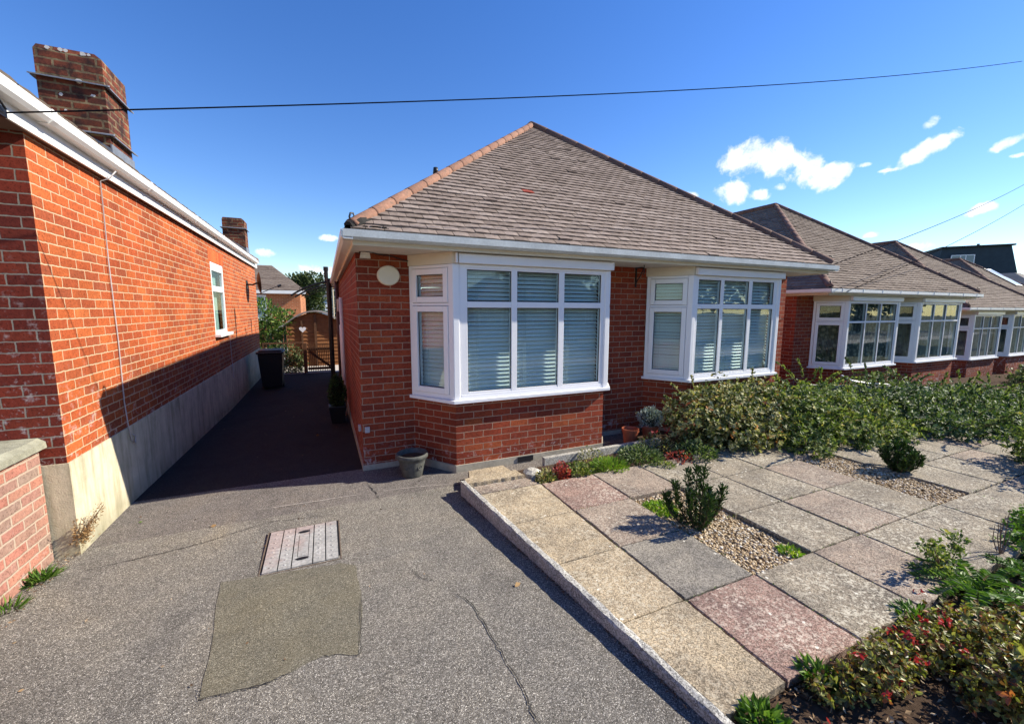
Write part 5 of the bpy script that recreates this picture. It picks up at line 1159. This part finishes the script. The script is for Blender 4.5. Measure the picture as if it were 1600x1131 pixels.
# near bed bottom right
def bedz(x): return .05
tb = tuft('fern', 3.62, 1.0, .05, .20, .05, L['fern'], 60, .03, 'fern with arching green fronds at the right edge of the soil bed', 'fern')
def fronds(t_, x, y, z, n, Lf, m, w_=.05):
    P, N = [], []
    for i in range(n):
        a = i*2*math.pi/n+random.uniform(-.2,.2); d = Vector((math.cos(a), math.sin(a), 0)); LL = Lf*random.uniform(.75,1.1)
        for q in range(26):
            tt = q/26; p = Vector((x, y, z))+d*LL*tt+Vector((0, 0, LL*(.75*tt-.75*tt*tt)))
            sd = Vector((-d.y, d.x, 0))
            for s in (-1, 1):
                for k_ in range(2): P.append(tuple(p+Vector((0,0,.002*k_)))); N.append(tuple(sd*s+d*.5+Vector((0,0,.1))))
    leaves('frond', m, P, N, w_, t_, .3, .08)
fronds(tb, 3.62, 1.0, .07, 13, .34, L['fern'], .055)
tb = tuft('fern', 4.15, .95, .05, .15, .05, L['fern'], 60, .03, 'small fern behind the larger fern by the paving corner', 'fern'); fronds(tb, 4.15, .95, .07, 9, .25, L['fern'], .04)
def spriggy(name, x, y, z, sprigs, m, label, ls=.03, dens=60):
    t_ = thing(name, (x, y, z), label, 'plant'); g = MB(); P, N = [], []
    for (dx, dy, h, w_) in sprigs:
        s = Vector((x, y, z)); e = Vector((x+dx, y+dy, z+h)); mid = s.lerp(e, .55)+Vector((0,0,.05*h)); g.tube([s, mid, e], [.006,.004,.002], 5)
        for _ in range(dens): p = e+Vector((random.gauss(0,w_), random.gauss(0,w_), random.gauss(0,w_*.6))); P.append(tuple(p)); N.append((random.uniform(-1,1), random.uniform(-1,1), random.uniform(0,1)))
    g.build('stem', TWIG, t_); leaves('foliage', m, P, N, ls, t_, .55)
spriggy('leafy_sprig', 3.68, 1.18, .05, [(-.2,.0,.26,.03),(-.15,.02,.20,.035),(-.08,.02,.16,.035),(-.02,.03,.12,.04),(.04,.0,.15,.035),(.16,.02,.22,.035),(.22,.02,.12,.02),(-.1,-.03,.08,.04)], L['shrub'], 'loose leafy sprigs leaning over the paving above the fern', .032, 75)
t_ = thing('bare_twigs', (4.28,1.1,.05), 'thin bare upright twigs near the right edge of the paving', 'plant'); g = MB()
for (a, b_, h) in ((-.10,0,.34),(-.05,.02,.30),(.03,0,.38),(.09,.03,.30),(.13,0,.22),(.0,.05,.25)): g.tube([(4.28,1.1,.05),(4.28+a*.6,1.1+b_,.05+h*.55),(4.28+a,1.1+b_,.05+h)], [.004,.003,.0015], 5)
g.build('twig', TWIG, t_)
bush('low_plant', (4.6,1.0,.05), 'leafy bush at the right edge beside the bare twigs', 'shrub', [(4.65,.98,.10,.28,.22,.16),(5.1,1.05,.12,.35,.25,.18)], 3000, .035, L['fern'], .5, .04, 6)
bush('right_edge_shrub', (6.9,1.3,.05), 'shrub at the far right casting leafy shadows over the paving', 'shrub', [(7.0,1.25,.35,.45,.4,.4),(7.35,1.6,.3,.4,.4,.35)], 3600, .05, L['shrub'], .55, .05, 10)
b6 = [(2.30,.90,.14,.24,.12,.13),(2.66,.90,.13,.26,.14,.12),(2.02,.95,.10,.12,.08,.07),(2.95,.82,.13,.25,.2,.14),(2.75,.62,.16,.3,.14,.14)]
t6 = bush('fuchsia_bush', (2.4,.8,.05), 'bronze leaved bush with small red flowers in the near soil bed', 'shrub', b6, 5600, .026, L['fuchsia'], .45, .05, 0, .6)
P = [(random.gauss(2.45,.28), random.gauss(.88,.07), random.uniform(.14,.34)) for _ in range(22)]; P = [tuple(np.array(p)+rng.normal(0,.008,3)) for p in P for _ in range(8)]
for q in range(0, len(P), 8): leaves('flower', L['flower'], P[q:q+8], rng.normal(0,1,(8,3))-np.array([0,0,.6]), .024, t6, .55)
b7 = [(3.0,.62,.16,.34,.2,.16),(3.4,.70,.12,.3,.18,.12),(2.75,.45,.22,.3,.2,.22),(3.25,.4,.2,.4,.2,.2)]
bush('yellow_green_bush', (3.1,.6,.05), 'yellow green leafy bush at the lower right corner of the photo', 'shrub', b7, 3600, .034, L['fuchsia'], .5, .05, 0, .6)
tuft('low_plant', 2.05, 1.02, .05, .07, .10, L['fern'], 160, .05, 'small green seedling at the paving edge by the flowering bush', 'plant', .4)
tuft('low_plant', 1.60, .98, .05, .085, .10, L['fern'], 330, .045, 'leafy rosette at the near end of the kerb', 'plant', .45)
tuft('low_plant', 2.95, 1.02, .05, .10, .10, L['fern'], 260, .05, 'green seedling cluster at the paving corner above the red flowers', 'plant', .35)
# leaf litter on the soil
P = np.stack([rng.uniform(1.45,5.2,5200), rng.uniform(.2,1.05,5200), rng.uniform(.055,.075,5200)], 1); o = leaves('leaf_litter', L['litter'], P, rng.normal(0,1,(5200,3))*np.array([1,1,.25]), .032, None, .45, .1, kind='stuff'); tag(o, 'dry leaves scattered over the near soil bed', 'leaf litter')
P = np.stack([rng.uniform(4.2,9.5,1500), rng.uniform(2.85,3.4,1500), rng.uniform(.06,.09,1500)], 1); o = leaves('leaf_litter', L['litter'], P, rng.normal(0,1,(1500,3))*np.array([1,1,.25]), .03, None, .5, .1, kind='stuff'); tag(o, 'dry leaves scattered at the foot of the middle shrubs', 'leaf litter')
# dry weed and grass at the foot of the left wall
t_ = thing('dry_weed', (-1.78,3.98,0), 'dry brown weed growing where the two left walls meet', 'weed'); g = MB(); P, N = [], []
for i in range(26):
    a = random.uniform(-1.9, 1.4); h = random.uniform(.12,.34); e = Vector((-1.76+abs(math.cos(a))*h*.5, 3.98+math.sin(a)*h*.55, h)); s = Vector((-1.77, 3.98, 0)); g.tube([s, s.lerp(e,.5)+Vector((0,0,.04)), e], [.0035,.0025,.001], 4)
    for _ in range(46): tt = random.uniform(.2,1); p = s.lerp(e, tt); P.append(tuple(p+Vector((random.gauss(0,.014), random.gauss(0,.014), random.gauss(0,.012))))); N.append((random.uniform(-1,1), random.uniform(-1,1), random.uniform(-.2,1)))
g.build('stem', TWIG, t_); leaves('foliage', L['dry'], P, N, .02, t_, .35)
for (x, y, n_, lab) in ((-1.83,3.62,130,'green grass tuft at the foot of the pink boundary wall'),(-1.84,3.30,50,'tiny weed at the wall foot near the left edge')):
    tuft('grass_tuft', x+.03, y, 0.005, .045, .02, L['fern'], n_, .085, lab, 'weed', .09)
P = np.stack([rng.uniform(-1.85,-1.72,420), rng.uniform(2.8,4.6,420), rng.uniform(.012,.03,420)], 1); o = leaves('leaf_litter', L['litter'], P, rng.normal(0,1,(420,3))*np.array([1,1,.2]), .018, None, .4, .1, kind='stuff'); tag(o, 'dry debris along the foot of the left boundary wall', 'leaf litter')
for (x, y, lab) in ((-1.52,4.32,'yellow fallen leaf on the tarmac by the cement plinth'),(-.95,4.0,'small fallen leaf left of the manhole cover'),(-.2,6.6,'pale fallen leaf in the shaded side passage'),(1.03,2.25,'pale fallen leaf in the kerb shadow')):
    o = leaves('fallen_leaf', L['dry'] if lab[0] != 'y' else L['lime'], [(x,y,drive_z(y)+.008)], [(1,.3,.05)], .05, None, .7, .05); tag(o, lab, 'leaf')
# low fence with curved rail beside the second bungalow
fn = thing('low_fence', (8.3,4.3,0), 'low dark timber fence with a curved white rail behind the spreading shrub', 'fence')
g = MB(); g.obox(Vector((8.0,4.6,0)), Vector((.86,-.5,0)).normalized(), Vector((.5,.86,0)), 0, 1.9, 0, .04, .0, .42); g.build('boards', GREYF, fn)
g = MB(); g.obox(Vector((8.0,4.6,0)), Vector((.86,-.5,0)).normalized(), Vector((.5,.86,0)), -.02, 1.95, -.02, .06, .421, .46); g.build('top_rail', plain('pale_timber', (.5,.48,.44), .8), fn)
g = MB(); g.tube([(8.35,4.3,.66),(8.6,4.25,.55),(8.9,4.15,.50),(9.25,4.0,.48),(9.3,3.98,.44)], .012, 6); g.build('curved_rail', UPVC, fn)

# row across the street, added to darken window reflections and seen only there
def copy_tree(o, parent=None):
    c = o.copy(); C.objects.link(c); c.parent = parent
    for ch in [x for x in o.children]: copy_tree(ch, c)
    return c
for i, (x, y, lab) in enumerate(((9, -21, 'added bungalow across the street mirrored in the bay windows, opposite the driveway'), (18, -22, 'added bungalow across the street farther right, mirrored in the windows'), (0, -20.5, 'added bungalow across the street on the left, mirrored in the windows'), (27, -23, 'last added bungalow across the street, mirrored in the windows'))):
    c = copy_tree(H3); c.location = (x, y+2, -.35); c.rotation_euler = (0, 0, math.pi); c['label'] = lab; c['group'] = 'added bungalows across the street'

for i, (x, y) in enumerate(((14,-14),(22,-15),(31,-14),(41,-16),(52,-15),(64,-17))):
    far_tree(x, y, -.5, 8.5, 4.2, L['tree'], ['first','second','third','fourth','fifth','sixth'][i]+' added street tree from the driveway, across the street, mirrored in the windows', 2600, .55)  # trees added out of view to darken what the panes reflect

# grit, moss and small debris
P = np.stack([rng.uniform(-1.6,1.05,70), rng.uniform(2.0,9.0,70), np.zeros(70)], 1); P[:,2] = [drive_z(y)+.008 for y in P[:,1]]
o = leaves('leaf_litter', L['litter'], P, rng.normal(0,1,(70,3))*np.array([1,1,.1]), .022, None, .5, .1, kind='stuff'); tag(o, 'small dry leaf scraps scattered thinly over the tarmac', 'leaf litter')
P = []
for i in range(11):
    for _ in range(110): P.append((GX[i+1]+random.gauss(0,.004), random.uniform(1.06,3.45), .096)) if noise.noise(Vector((i*3, _*.05, 1))) > .0 else None
for j in range(1, 5):
    for _ in range(260):
        x = random.uniform(1.35, 7.5)
        if noise.noise(Vector((x*2.2, j*5, 2))) > .02: P.append((x, GY[j]+random.gauss(0,.004), .096))
P = [p for p in P if p is not None and p[0] > kerb_x(p[1])+.08]
o = leaves('joint_moss', L['fern'], P, rng.normal(0,1,(len(P),3))*np.array([1,1,.6])+np.array([0,0,.5]), .013, None, .5, .2, kind='stuff'); tag(o, 'moss and tiny weeds in the joints between the paving slabs', 'moss')
P = []
for _ in range(900):
    y = random.uniform(-.5, 3.7)
    if noise.noise(Vector((0, y*2.5, 7))) > -.05: P.append((kerb_x(y)-abs(random.gauss(0,.014)), y, drive_z(y)+.006))
o = leaves('kerb_debris', L['litter'], P, rng.normal(0,1,(len(P),3))*np.array([1,1,.3]), .014, None, .5, .1, kind='stuff'); tag(o, 'dirt and leaf bits gathered along the foot of the kerb', 'leaf litter')
